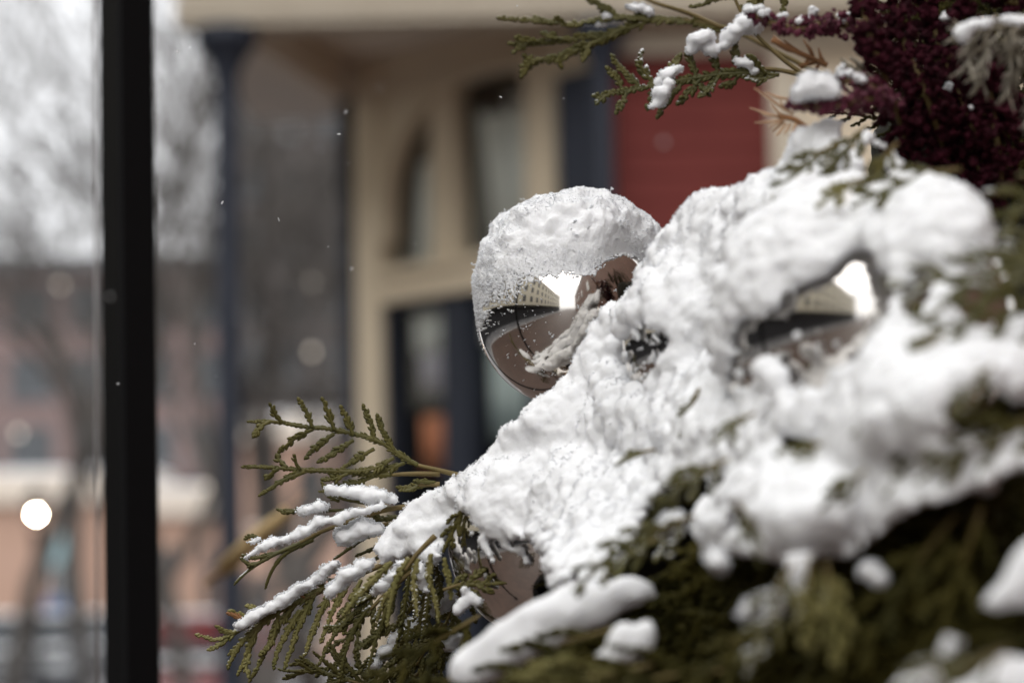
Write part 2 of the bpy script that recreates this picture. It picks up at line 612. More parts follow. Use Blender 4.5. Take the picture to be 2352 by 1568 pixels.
sL = wall_pt(835, 600)[0]
sG0 = wall_pt(893, 600)[0]
sM1a, sM1b = wall_pt(1004, 600)[0], wall_pt(1062, 600)[0]
sM2a, sM2b = wall_pt(1222, 600)[0], wall_pt(1288, 600)[0]
sG1 = wall_pt(1412, 600)[0]
sR = wall_pt(1440, 600)[0]
zT = zc - 0.004
zs1, zs0 = wall_pt(960, 618)[1], wall_pt(960, 690)[1]
zspr = wall_pt(900, 560)[1]
zapx = wall_pt(1160, 138)[1]
# corner post, arch panel, mullions, transom
mb = MB()
wbox(mb, sL, sG0, GZ, zT, -0.06, 0.05)
mb.build('corner_post', M_TAN, sf, False)
mb = MB()
N = 28
sc_, ha = (sG0 + sG1) / 2, (sG1 - sG0) / 2
for i in range(N):
    t0, t1 = math.pi * i / N, math.pi * (i + 1) / N
    p = [(sc_ - ha * math.cos(t), zspr + (zapx - zspr) * math.sin(t) ** 0.68) for t in (t0, t1)]
    quad = [wpos(p[0][0], p[0][1], -0.05), wpos(p[1][0], p[1][1], -0.05), wpos(p[1][0], zT, -0.05), wpos(p[0][0], zT, -0.05)]
    mb.prism(quad, wn * 0.085)
mb.build('arch_panel', M_TAN, sf, False)
mb = MB()
for i in range(N):
    t0, t1 = math.pi * i / N, math.pi * (i + 1) / N
    q = []
    for t, g in ((t0, 1), (t1, 1), (t1, 0.93), (t0, 0.93)):
        q.append(wpos(sc_ - ha * g * math.cos(t), zspr + (zapx - zspr) * g * math.sin(t) ** 0.68, -0.03))
    mb.prism(q, wn * 0.09)
mb.build('arch_moulding', M_TAN, sf, False)
for s0, s1 in ((sM1a, sM1b), (sM2a, sM2b)):
    q = MB()
    zt = min(zspr + (zapx - zspr) * max(0.0, 1 - ((x - sc_) / ha) ** 2) ** 0.4 for x in (s0, s1)) + 0.02
    wbox(q, s0, s1, zs1, zt, -0.05, 0.03)
    q.build('mullion', M_TAN, sf, False)
mb = MB()
wbox(mb, sG0, sG1, zs0, zs1, -0.05, 0.06)
wbox(mb, sG0 + 0.002, sG1, zs1 - 0.03, zs1 + 0.012, 0.058, 0.085)
mb.build('transom', M_TAN, sf, False)
mb = MB()
wbox(mb, sG0, sG1, zs0 - 0.035, zs0 - 0.001, -0.045, 0.03)
wbox(mb, wall_pt(1022, 600)[0], wall_pt(1084, 600)[0], 0.62, zs0 - 0.035, -0.045, 0.03)
wbox(mb, wall_pt(1215, 600)[0], wall_pt(1270, 600)[0], 0.62, zs0 - 0.035, -0.045, 0.03)
wbox(mb, sG0, sG0 + 0.035, 0.62, zs0 - 0.035, -0.045, 0.03)
wbox(mb, sG0, sG1, GZ, 0.62, -0.05, 0.02)
mb.build('shopfront_frame', M_NAVY, sf, False)
mb = MB()
wbox(mb, wall_pt(1318, 600)[0], wall_pt(1412, 600)[0], GZ, zT - 0.3, 0.035, 0.075)
mb.build('navy_panel', M_NAVY, sf, False)
# panes, one for each opening
for s0, s1, z0, z1 in ((sG0, sM1a, zs1, zapx), (sM1b, sM2a, zs1, zapx), (sM2b, sG1, zs1, zapx),
                       (sG0, wall_pt(1022, 600)[0], 0.62, zs0), (wall_pt(1084, 600)[0], wall_pt(1215, 600)[0], 0.62, zs0)):
    q = MB()
    q.add([wpos(s0, z0, -0.03), wpos(s1, z0, -0.03), wpos(s1, z1, -0.03), wpos(s0, z1, -0.03)], [(0, 1, 2, 3)])
    q.build('window_pane', M_GLASS, sf, False)
# room behind the glass
mb = MB()
for s0, s1, o0, o1, z0, z1 in ((sL, sG1 + 0.02, -2.2, -2.15, GZ, zT), (sL + 0.02, sL + 0.06, -2.1, -0.07, GZ, zT),
                               (sG1, sG1 + 0.02, -2.1, -0.055, GZ, zT), (sL, sG1, -2.1, -0.07, zT - 0.03, zT - 0.01)):
    wbox(mb, s0, s1, z0, z1, o0, o1)
mb.build('dark_room', M_DARKROOM, sf, False)


def drape(pts, out, material, name):
    """cloth hanging behind the glass: outline in pixels, given folds and thickness"""
    q = MB()
    n = 14
    (ax, ay), (bx, by), (cx, cy), (dx, dy) = pts      # top left, top right, bottom right, bottom left
    for i in range(n):
        pp = []
        for t in (i / n, (i + 1) / n):
            top = wall_pt(ax + (bx - ax) * t, ay + (by - ay) * t)
            bot = wall_pt(dx + (cx - dx) * t, dy + (cy - dy) * t)
            o = out + 0.02 * math.sin(t * 19)
            pp.append((wpos(top[0], top[1], o), wpos(bot[0], bot[1], o)))
        q.add([pp[0][1], pp[1][1], pp[1][0], pp[0][0]], [(0, 1, 2, 3)])
    ob = q.build(name, material, sf)
    md = ob.modifiers.new('thick', 'SOLIDIFY')
    md.thickness = 0.006
    return ob


drape([(944, 380), (1012, 310), (1012, 630), (936, 630)], -0.058, M_CURTAIN, 'curtain')  # pale curtains that also stand in for sky reflections in the panes
drape([(1145, 215), (1226, 190), (1226, 510), (1205, 510)], -0.058, M_CURTAIN, 'curtain')
drape([(1092, 262), (1140, 252), (1196, 510), (1112, 515)], -0.062, M_CURTAIN, 'curtain')
drape([(1085, 500), (1225, 470), (1225, 640), (1085, 640)], -0.14, M_TEAL, 'curtain')
drape([(930, 700), (1016, 700), (1014, 805), (932, 812)], -0.052, M_CURTAIN, 'poster')
drape([(944, 815), (1004, 805), (1004, 900), (946, 905)], -0.052, M_LILAC, 'poster')
drape([(946, 955), (1012, 950), (1012, 1075), (946, 1080)], -0.052, M_ORANGE, 'poster')
drape([(1092, 800), (1215, 800), (1215, 1010), (1092, 1010)], -0.075, M_TEAL, 'curtain')
drape([(1090, 715), (1140, 715), (1140, 790), (1090, 790)], -0.058, M_CURTAIN, 'poster')
# red clapboard wall with a tan corner board
YR = (WA + wd * sG1).y - 0.03
xr0, xr1 = on_y(1412, 300, YR).x, on_y(1768, 300, YR).x
zr = on_y(1590, 128, YR).z
mb = MB()
z = GZ
while z < zr - 0.02:
    z1 = min(z + 0.105, zr)
    mb.add([Vector(p) - SFO for p in ((xr0, YR - 0.009, z), (xr1, YR - 0.009, z), (xr1, YR - 0.002, z1), (xr0, YR - 0.002, z1),
                                      (xr0, YR + 0.10, z), (xr1, YR + 0.10, z), (xr1, YR + 0.10, z1), (xr0, YR + 0.10, z1))],
           [(0, 1, 2, 3), (0, 4, 5, 1), (1, 5, 6, 2), (4, 0, 3, 7), (2, 6, 7, 3)])
    z = z1
mb.build('clapboard_wall', M_RED, sf, False)
mb = MB()
sbox(mb, xr0, 6.0, YR - 0.04, YR + 0.1, zr, zc)
mb.build('frieze_board', M_CREAM, sf, False)
mb = MB()
sbox(mb, xr1, xr1 + 0.11, YR - 0.045, YR + 0.1, GZ, zr)
mb.build('corner_board', M_CREAM, sf, False)
mb = MB()
sbox(mb, xr1 + 0.11, 6.0, YR, YR + 0.1, GZ, zr)
mb.build('side_wall', M_TAN, sf, False)
tag(sf, 'storefront with cream porch fascia, navy columns, arched tan window and red clapboard wall', 'shop building')

# ------------------------------------------------------------------ buildings that stand behind the camera and show in the baubles
bb = empty('brick_building', (2.6, -8, GZ))
mb = MB()
mb.box(0, 6, -22, 11.0, 0, 8.6)
mb.build('wall', M_BRICKW, bb, False)
mb = MB()
for i in range(6):
    y = -20 + i * 4.5
    for z in (1.0, 4.2):
        mb2 = MB()
        mb2.box(-0.05, -0.005, y, y + 1.1, z, z + 1.7)
        fr = mb2.build('window', M_CREAMB, bb, False)
        mb3 = MB()
        mb3.box(-0.06, -0.052, y + 0.1, y + 1.0, z + 0.1, z + 1.6)
        mb3.build('pane', M_FARGLASS, fr, False)
mb = MB()
mb.box(-0.18, 6, -22.1, 11.1, 8.6, 8.95)
mb.build('cornice', M_SLATE, bb, False)
tag(bb, 'brown brick building close beside the pavement, mirrored in the right of the baubles', 'building')
cb = empty('plaster_building', (-11.5, -8, -0.04))
mb = MB()
mb.box(-8, 0, -36, 38, 0, 3.1)
mb.build('shopfront', M_DARKROOM, cb, False)
mb = MB()
mb.box(-8, 0.05, -36.05, 38.05, 3.1, 12.5)
mb.build('wall', M_CREAMB, cb, False)
for i in range(24):
    y = -34 + i * 3.0
    for z in (4.3, 7.2, 10.0):
        mb2 = MB()
        mb2.box(0.052, 0.08, y, y + 1.2, z, z + 1.7)
        mb2.build('window', M_FARGLASS, cb, False)
mb = MB()
mb.box(-8, 1.1, -36, 38, 3.0, 3.25)
mb.build('awning', M_BLACK, cb, False)
mb = MB()
mb.box(-8.2, 0.5, -36.2, 38.2, 12.5, 13.0)
mb.build('cornice', M_FARCREAM, cb, False)
tag(cb, 'cream plaster building with dark awnings across the street, mirrored in the baubles', 'building')

black_post((-3050, -3050), 1.05, 0.02, 'black metal post outside the frame, mirrored as a curve in the big bauble')


# ------------------------------------------------------------------ the far street
def far_building(name, px0, px1, d, ytop, ybot, wallm, label, floors, cols, trim=None, glass=M_FARGLASS, winw=0.62, roofh=0.5, snowroof=True):
    a, b = P(px0, 1000, d), P(px1, 1000, d)
    z1 = P((px0 + px1) / 2, ytop, d).z
    z0 = P((px0 + px1) / 2, ybot, d).z if ybot else 0.0
    Y = a.y
    root = empty(name, ((a.x + b.x) / 2, Y, z0))
    wdt = b.x - a.x
    h = z1 - z0
    q = MB()
    q.box(-wdt / 2, wdt / 2, 0, 8, 0, h)
    q.build('wall', wallm, root, False)
    q = MB()
    q.box(-wdt / 2 - 0.25, wdt / 2 + 0.25, -0.35, 8.2, h, h + roofh)
    q.build('cornice', trim or M_FARCREAM, root, False)
    if snowroof:
        q = MB()
        q.box(-wdt / 2 - 0.2, wdt / 2 + 0.2, -0.3, 8.2, h + roofh + 0.002, h + roofh + 0.18)
        q.build('roof_snow', M_SNOW, root, False)
    fh = h / max(floors, 1)
    for f in range(floors):
        for c in range(cols):
            cw = wdt / cols
            x = -wdt / 2 + cw * (c + 0.5)
            zz = f * fh + fh * 0.22
            q = MB()
            q.box(x - cw * winw / 2, x + cw * winw / 2, -0.05, -0.004, zz, zz + fh * 0.55)
            q.build('window', glass, root, False)
            q = MB()
            q.box(x - cw * winw / 2 - 0.1, x + cw * winw / 2 + 0.1, -0.16, -0.004, zz - 0.16, zz - 0.002)
            q.build('sill', trim or M_FARCREAM, root, False)
    tag(root, label, 'building')
    return root


far_building('brick_building', -420, 845, 92, 615, 1105, M_BRICKF, 'long pink brick building with rows of dark windows far up the street', 3, 9, trim=M_SLATE, winw=0.7)
far_building('shop_building', -420, 330, 86, 1158, None, M_PEACH, 'low peach shop with a cream cornice far behind the street lamp', 1, 2, trim=M_FARCREAM, winw=0.16, roofh=1.0)
far_building('shop_building', 345, 520, 84, 1185, None, M_PEACH, 'narrow peach shop with a dark window between black post and navy column', 1, 2, trim=M_FARCREAM, winw=0.3, roofh=0.9)
far_building('brick_building', 540, 900, 70, 190, 890, M_BRICKG, 'tall grey-brown brick block seen between the navy column and the window bay', 5, 4, trim=M_SLATE, winw=0.34, snowroof=False)
far_building('shop_building', 540, 900, 68, 1010, None, M_PEACH, 'rosy low shop seen between the navy column and the cedar sprigs', 2, 3, trim=M_FARCREAM, winw=0.4, roofh=0.6)


def bare_tree(px, d, hgt, seed, label, lean=0.0, spread=0.42, depth=7, r0=0.11):
    rng = random.Random(seed)
    base = P(px, 1000, d)
    root = empty('bare_tree', (base.x, base.y, 0.0))
    tr = MB()
    cr = MB()

    def grow(p, dirv, L, r, lv):
        pts = [p]
        rs = [r]
        n = 4 if lv < 3 else 3
        cur = p.copy()
        dd = dirv.copy()
        for i in range(n):
            dd = (dd + Vector((rng.gauss(0, .1), rng.gauss(0, .1), rng.gauss(0.03, .07)))).normalized()
            cur = cur + dd * (L / n)
            pts.append(cur.copy())
            rs.append(max(r * (1 - 0.42 * (i + 1) / n), 0.010))
        (tr if lv == 0 else cr).tube(pts, rs, 7 if lv == 0 else (4 if lv < 3 else 3), cap=False)
        if lv >= depth:
            return
        k = rng.choice((2, 3, 3)) if lv < depth - 1 else 3
        for j in range(k):
            idx = n if j == 0 else rng.randint(max(1, n - 2), n)
            ax = Vector((rng.gauss(0, 1), rng.gauss(0, 1), rng.gauss(0.15, .6))).normalized()
            nd = (dd + ax * (spread + 0.25 * rng.random()) * (0.6 if j == 0 else 1.25)).normalized()
            grow(pts[idx], nd, L * rng.uniform(.62, .85), rs[idx] * (0.85 if j == 0 else 0.68), lv + 1)
    grow(Vector((0, 0, 0)), Vector((lean, 0, 1)).normalized(), hgt * 0.3, r0, 0)
    tr.build('trunk', M_TREE, root)
    cr.build('crown', M_TREE, root)
    tag(root, label, 'tree', 'bare trees along the street')
    return root


bare_tree(20, 30, 13, 3, 'bare grey tree filling the pale sky at the far left edge', 0.08, r0=0.15, depth=5, spread=.55)
bare_tree(-160, 25, 12, 5, 'bare tree at the left edge reaching its branches into the frame', 0.22, r0=0.14, depth=5, spread=.5)
bare_tree(190, 40, 15, 7, 'bare tree whose crown shows just left of the black post', -0.03, r0=0.2, depth=6, spread=.5)
bare_tree(400, 32, 12, 11, 'slim bare tree between the black post and the navy column', -0.02, r0=0.14, depth=5, spread=.5)
bare_tree(500, 30, 10, 13, 'leaning dark tree beside the navy column', -0.30, r0=0.15, depth=5)
bare_tree(610, 24, 10, 17, 'bare tree just right of the navy column', 0.03, r0=0.15, spread=0.42, depth=5)
bare_tree(720, 30, 13, 19, 'bare tree in front of the tall brick block', -0.06, r0=0.17, spread=0.42, depth=6)
bare_tree(660, 54, 17, 23, 'bare tree farthest back between navy column and window bay', 0.02, r0=0.2, spread=0.4)

bare_tree(425, 26, 8, 29, 'low dark bare tree between the black post and the navy column', 0.06, r0=0.12, depth=6, spread=.5)
bare_tree(580, 22, 8, 31, 'dark bare tree nearest to the navy column on its right', 0.10, r0=0.12, depth=6, spread=.5)
bare_tree(745, 27, 9, 37, 'dark bare tree close beside the window bay', -0.10, r0=0.13, depth=6, spread=.5)


def car(px, d, heading, paint, label, roof_snow=True, band=0.04):
    c = P(px, 1300, d)
    root = empty('parked_car', (c.x, c.y, -0.036))
    root.rotation_euler = (0, 0, heading)
    hw = 0.88
    # body side outline (y along the car, z up)
    low = [(-2.15, .32), (-2.2, .55), (-2.1, .82), (-1.25, .93), (1.3, .95), (2.05, .85), (2.18, .6), (2.15, .32)]
    q = MB()
    n = len(low)
    rows = [(-hw, 0.0), (-hw * .98, .02), (hw * .98, .02), (hw, 0)]
    for x, ins in rows:
        q.v.extend([Vector((x, y * (1 - ins), z - (0.0 if ins == 0 else -0.01))) for y, z in low])
    for i in range(3):
        for k in range(n):
            k2 = (k + 1) % n
            q.f.append((i * n + k, i * n + k2, (i + 1) * n + k2, (i + 1) * n + k))
    q.f.append(tuple(range(n - 1, -1, -1)))
    q.f.append(tuple(3 * n + k for k in range(n)))
    body = q.build('body', paint, root, False)
    bv = body.modifiers.new('bevel', 'BEVEL')
    bv.width = 0.05
    bv.segments = 2
    cab = [(-1.3, .93), (-.55, 1.40), (.75, 1.42), (1.5, .95)]
    q = MB()
    ws = (hw * .93, hw * .72, hw * .72, hw * .93)
    L = [Vector((-wv, y, z)) for (y, z), wv in zip(cab, ws)]
    Rr = [Vector((wv, y, z)) for (y, z), wv in zip(cab, ws)]
    q.add(L + Rr, [(0, 1, 2, 3), (7, 6, 5, 4), (0, 4, 5, 1), (2, 6, 7, 3)])
    q.build('windows', M_CARGLASS, root, False)
    q = MB()
    q.box(-hw * .74 - band * .1, hw * .74 + band * .1, -.6 - band, .8 + band, 1.442 - band, 1.445)
    for s in (-1, 1):
        for (y0, z0), (y1, z1), w0, w1 in ((cab[0], cab[1], ws[0], ws[1]), (cab[3], cab[2], ws[3], ws[2])):
            q.tube([(s * w0, y0, z0), (s * w1, y1, z1)], 0.045, 6)
        q.tube([(s * hw * .84, .1, .95), (s * hw * .73, .1, 1.41)], 0.04, 6)
    q.build('roof', paint, root, False)
    if roof_snow:
        q = MB()
        q.box(-hw * .70, hw * .70, -.58, .78, 1.447, 1.53)
        q2 = MB()
        q2.box(-hw * .8, hw * .8, -2.0, -1.35, .93, 1.0)
        q2.build('bonnet_snow', M_SNOW, root, False)
        ob = q.build('roof_snow', M_SNOW, root, False)
        bv = ob.modifiers.new('bevel', 'BEVEL')
        bv.width = 0.035
        bv.segments = 3
    for y in (-1.35, 1.35):
        for s in (-1, 1):
            q = MB()
            q.tube([(s * (hw - .2), y, .32), (s * (hw + .01), y, .32)], 0.32, 18)
            wl = q.build('wheel', M_TYRE, root)
            q = MB()
            q.tube([(s * (hw + .005), y, .32), (s * (hw + .02), y, .32)], 0.19, 14)
            q.build('rim', M_STEEL, wl)
    for s in (-1, 1):
        q = MB()
        q.blob((s * .62, -2.14, .68), (.17, .06, .08), 1)
        q.build('headlight', M_HEAD, root)
    tag(root, label, 'car', 'cars parked along the street')
    return root


car(60, 40, rad(8), M_GREYCAR, 'grey car with a snowy roof, leftmost at the bottom of the photo')
car(215, 43, rad(8), M_GREYCAR, 'dark car with a snowy roof, half hidden by the black post')
car(475, 30, rad(4), M_REDCAR, 'red car showing between the black post and the navy column', band=.33)
c = P(405, 1505, 23)
# street lamp
lp = P(83, 1180, 34)
sl_ = empty('street_lamp', (lp.x, lp.y, -0.04))
zl = lp.z + 0.04
mb = MB()
mb.lathe((0, 0, 0), [(.12, 0), (.12, .3), (.07, .4), (.05, .6), (.04, zl - .35), (.07, zl - .3), (.05, zl - .2)], 14)
mb.build('pole', M_BLACK, sl_)
mb = MB()
mb.lathe((0, 0, 0), [(.18, zl + .2), (.15, zl + .26), (.03, zl + .36), (.02, zl + .45)], 14)
for k in range(4):
    a = k * math.pi / 2 + .7
    mb.tube([(math.cos(a) * .10, math.sin(a) * .10, zl - .2), (math.cos(a) * .16, math.sin(a) * .16, zl + .21)], .008, 5)
mb.build('lantern_frame', M_BLACK, sl_)
mb = MB()
mb.blob((0, 0, zl), (.03, .03, .034), 2)
mb.build('bulb', M_LAMP, sl_)
tag(sl_, 'lit street lamp glowing white at the lower left, left of the black post', 'street lamp')
for i, (px, py, d, r, lab) in enumerate(((140, 655, 40, .055, 'upper of the dim bulbs left of the black post'),
                                     (143, 810, 40, .060, 'warm dim bulb below another one, left of the black post'),
                                     (42, 995, 40, .050, 'faint bulb near the left edge above the street lamp'),
                                     (475, 1118, 26, .036, 'dim bulb glowing right beside the navy column'),
                                     (718, 650, 24, .030, 'upper bulb between navy column and window bay'),
                                     (716, 808, 24, .029, 'middle bulb between navy column and window bay'),
                                     (697, 955, 24, .024, 'faint low bulb behind the tips of the green cedar sprig'))):
    c = P(px, py, d)
    root = empty('hanging_bulb', tuple(c))
    q = MB()
    q.blob((0, 0, 0), (r, r, r * 1.15), 1)
    q.build('globe', M_BULB, root)
    q = MB()
    q.lathe((0, 0, 0), [(r * .35, r * 1.0), (r * .35, r * 1.8), (.004, r * 1.9), (.004, r * 1.9 + 1.2)], 8)
    q.build('socket', M_BLACK, root)
    tag(root, lab, 'light bulb', 'bulbs of the string lights over the street')
# street sign and blue box
c = P(128, 1250, 46)
sg = empty('street_sign', (c.x, c.y, -0.04))
mb = MB()
mb.tube([(0, 0, 0), (0, 0, c.z + .55)], .03, 8)
mb.build('pole', M_STEEL, sg)
mb = MB()
q0 = []
for k in range(24):
    t = 2 * math.pi * k / 24
    q0.append(Vector((math.cos(t) * .17, -.04, c.z + .04 + math.sin(t) * .42)))
mb.prism(q0, Vector((0, .02, 0)))
mb.build('sign_plate', M_SIGN, sg, False)
tag(sg, 'pale teal oval street sign on a pole below the street lamp', 'sign')
c = P(126, 1385, 47)
mbx = empty('mailbox', (c.x, c.y, -0.04))
mb = MB()
mb.box(-.16, .16, -.2, .2, .15, c.z + .02)
for k in range(10):
    a0, a1 = math.pi * k / 10, math.pi * (k + 1) / 10
    z0 = c.z + .022
    mb.prism([Vector((math.cos(a0) * .16, -.2, z0 + math.sin(a0) * .16)), Vector((math.cos(a1) * .16, -.2, z0 + math.sin(a1) * .16)), Vector((0, -.2, z0))], Vector((0, .4, 0)))
mb.build('body', M_BLUE, mbx, False)
mb = MB()
for sx in (-.13, .13):
    for sy in (-.16, .16):
        mb.box(sx - .02, sx + .02, sy - .02, sy + .02, 0, .149)
mb.build('feet', M_BLUE, mbx, False)
tag(mbx, 'blue street mailbox below the teal sign, behind the parked cars', 'mailbox')

# ================================================================== FOREGROUND
# ------------------------------------------------------------------ baubles
BALLS = []


def bauble(px, py, d, rpx, label):
    c = P(px, py, d)
    R = rpx * K * d
    root = empty('bauble', tuple(c))
    q = MB()
    V, Fc = ico(6)
    q.add([Vector(v) * R for v in V], Fc)
    q.build('ball', M_MIRROR, root)
    ax = (Vector((0.55, 0.35, 0.1))).normalized()
    q = MB()
    q.tube([ax * (R * .97), ax * (R * 1.10), ax * (R * 1.105)], [R * .16, R * .16, R * .12], 16)
    q.build('cap', M_CAP, root)
    tag(root, label, 'bauble', 'mirrored baubles in the arrangement')
    BALLS.append((px, py, d, rpx, c, R))
    return root


bauble(1310, 720, 1.38, 215, 'mirrored glass bauble in sharp focus under a thick snow cap, highest of the baubles')
bauble(1985, 745, 1.055, 345, 'large blurred mirrored bauble mostly buried in snow, right of the centre')
bauble(1655, 782, 1.215, 226, 'bauble almost buried in snow, only a small dark speckled spot showing')
bauble(1255, 1240, 1.29, 226, 'low grey mirrored bauble behind the snowy cedar sprigs at the bottom')


def fbm(p, sc, oct=4):
    s = 0.0
    a = 1.0
    q = Vector(p) * sc
    for _ in range(oct):
        s += a * noise.noise(q)
        q = q * 2.07
        a *= 0.55
    return s


def smooth(a, b, x):
    t = max(0.0, min(1.0, (x - a) / (b - a)))
    return t * t * (3 - 2 * t)


def second_material(o, nf):
    o.data.materials.append(M_GRAIN)
    mi = np.zeros(len(o.data.polygons), dtype=np.int32)
    mi[nf:] = 1
    o.data.polygons.foreach_set('material_index', mi)


def grains(mb, pts, nrms, rng, r0, r1):
    for p, n in zip(pts, nrms):
        r = rng.uniform(r0, r1)
        c = Vector(p) + Vector(n) * r * rng.uniform(0.2, 1.2)
        V, Fc = ICO[0]
        e = Matrix.Rotation(rng.uniform(0, 6.28), 3, Vector((rng.gauss(0, 1), rng.gauss(0, 1), rng.gauss(0, 1))).normalized())
        s = (r * rng.uniform(.5, 1.3), r * rng.uniform(.5, 1.3), r * rng.uniform(.5, 1.3))
        mb.add([c + e @ Vector((a[0] * s[0], a[1] * s[1], a[2] * s[2])) for a in V], Fc)


def snow_cap(ball, label):
    """snow lying on a bauble: a shell on the sphere, thick on top and breaking up into crumbs at its lower edge"""
    px, py, d, rpx, c, R = ball
    V, Fc = ico(8)
    V = np.array(V)
    rng = random.Random(4)
    T = np.empty(len(V))
    for i, v in enumerate(V):
        n = Vector(v)
        e = n.dot(UP)
        fr = -n.dot(F)
        rt = n.dot(RT)
        zb = 0.02 + 0.36 * smooth(-0.1, 0.85, fr) + 0.10 * rt * smooth(-.2, .6, fr)
        if rt < -0.3:
            zb -= 0.12 * smooth(-0.3, -0.8, rt)
        zb += 0.24 * smooth(0.15, 0.6, rt) * smooth(0.0, 0.5, fr)
        if fr < 0.1:
            zb -= 0.25 * smooth(0.1, -0.6, fr)
        x = (e - zb) / (1.0 - zb)
        big = fbm(n, 3.1, 3)
        mid = fbm(n, 11.0, 3)
        fine = fbm(n, 48.0, 2)
        t = 0.30 * smooth(-0.02, 0.95, x) * (1 + 0.26 * rt + 0.14 * big)
        lump = fbm(n + Vector((3, 1, 7)), 6.5, 2)
        t += (0.065 * lump * smooth(.2, .8, x) + 0.012 * mid + 0.004 * fine + 0.0025 * noise.noise(n * 130.0)) * smooth(0.0, .3, x)
        # lower edge: the cover thins out into separate crumbs, most on the left
        band = 0.11 + 0.42 * smooth(-0.1, -0.7, rt) + 0.12 * smooth(.2, .6, rt)
        cover = (x + 0.07 * big + 0.05 * mid) / band + 0.75 * fine + 0.25 * mid
        if cover < 0.0 or x < -0.6:
            t = -1.0
        else:
            t = max(t, 0.005 + 0.018 * max(0.0, fine))
        T[i] = t
    keep = np.array([T[a] > 0 and T[b] > 0 and T[cc] > 0 for a, b, cc in Fc])
    Fa = np.array(Fc)[keep]
    used = np.unique(Fa)
    idx = -np.ones(len(V), int)
    idx[used] = np.arange(len(used))
    out = V[used] * (1.0 + T[used])[:, None] * R
    inn = V[used] * (1.001) * R
    n0 = len(used)
    Vu = V[used]
    f1 = idx[Fa]
    # rim: edges used once
    from collections import Counter
    E = Counter()
    for a, b, cc in f1:
        for e in ((a, b), (b, cc), (cc, a)):
            E[tuple(sorted(e))] += 1
    rim = []
    for a, b, cc in f1:
        for e in ((a, b), (b, cc), (cc, a)):
            if E[tuple(sorted(e))] == 1:
                rim.append((e[1], e[0], e[0] + n0, e[1] + n0))
    mb = MB()
    mb.v = [Vector(p) for p in out] + [Vector(p) for p in inn]
    mb.f = [tuple(int(i) for i in f) for f in f1] + [tuple(int(i) for i in f) for f in rim]
    nf = len(mb.f)
    # fluffy crystals standing on the surface
    cand = [i for i in range(n0) if abs(Vector(Vu[i]).dot(F)) < 0.5 or T[i] < 0.03]
    sel = rng.sample(cand, min(len(cand), 14000))
    grains(mb, [out[i] for i in sel], [Vu[i] for i in sel], rng, 0.00018, 0.0005)
    # clusters at the silhouette
    for _ in range(220):
        i = rng.randrange(n0)
        n = Vector(Vu[i])
        if T[used][i] < 0.03 or abs(n.dot(F)) > 0.75:
            continue
        p0 = Vector(out[i])
        k = rng.randint(4, 16)
        pts = []
        cur = p0.copy()
        for j in range(k):
            cur = cur + (n * rng.uniform(-.0001, .0002) + Vector((rng.gauss(0, .0005), rng.gauss(0, .0005), rng.gauss(0, .0004))))
            pts.append(cur.copy())
        grains(mb, pts, [n] * k, rng, 0.00022, 0.0006)
    # stray specks on the bare glass
    for _ in range(260):
        a = rng.uniform(-1, 1) * 0.9
        b = rng.uniform(-0.95, 0.25)
        if a * a + b * b > .95:
            continue
        n = RT * a + UP * b - F * math.sqrt(1 - a * a - b * b)
        if rng.random() < 0.6 and not (a < 0 and b > -0.5):
            continue
        r = rng.choice((.0002, .0003, .0003, .0005, .0007))
        for _k in range(rng.randint(1, 5)):
            grains(mb, [n * R + Vector((rng.gauss(0, r), rng.gauss(0, r), rng.gauss(0, r)))], [n], rng, r * .6, r)
    o = mb.build('snow_heap', M_SNOW, None)
    second_material(o, nf)
    o.location = c
    tag(o, label, 'snow')
    return o


snow_cap(BALLS[0], 'fluffy snow cap heaped on the sharp mirrored bauble')


# ------------------------------------------------------------------ loose snow as lumps merged into one skin
def ell(c, r):
    return (Vector(c), r)


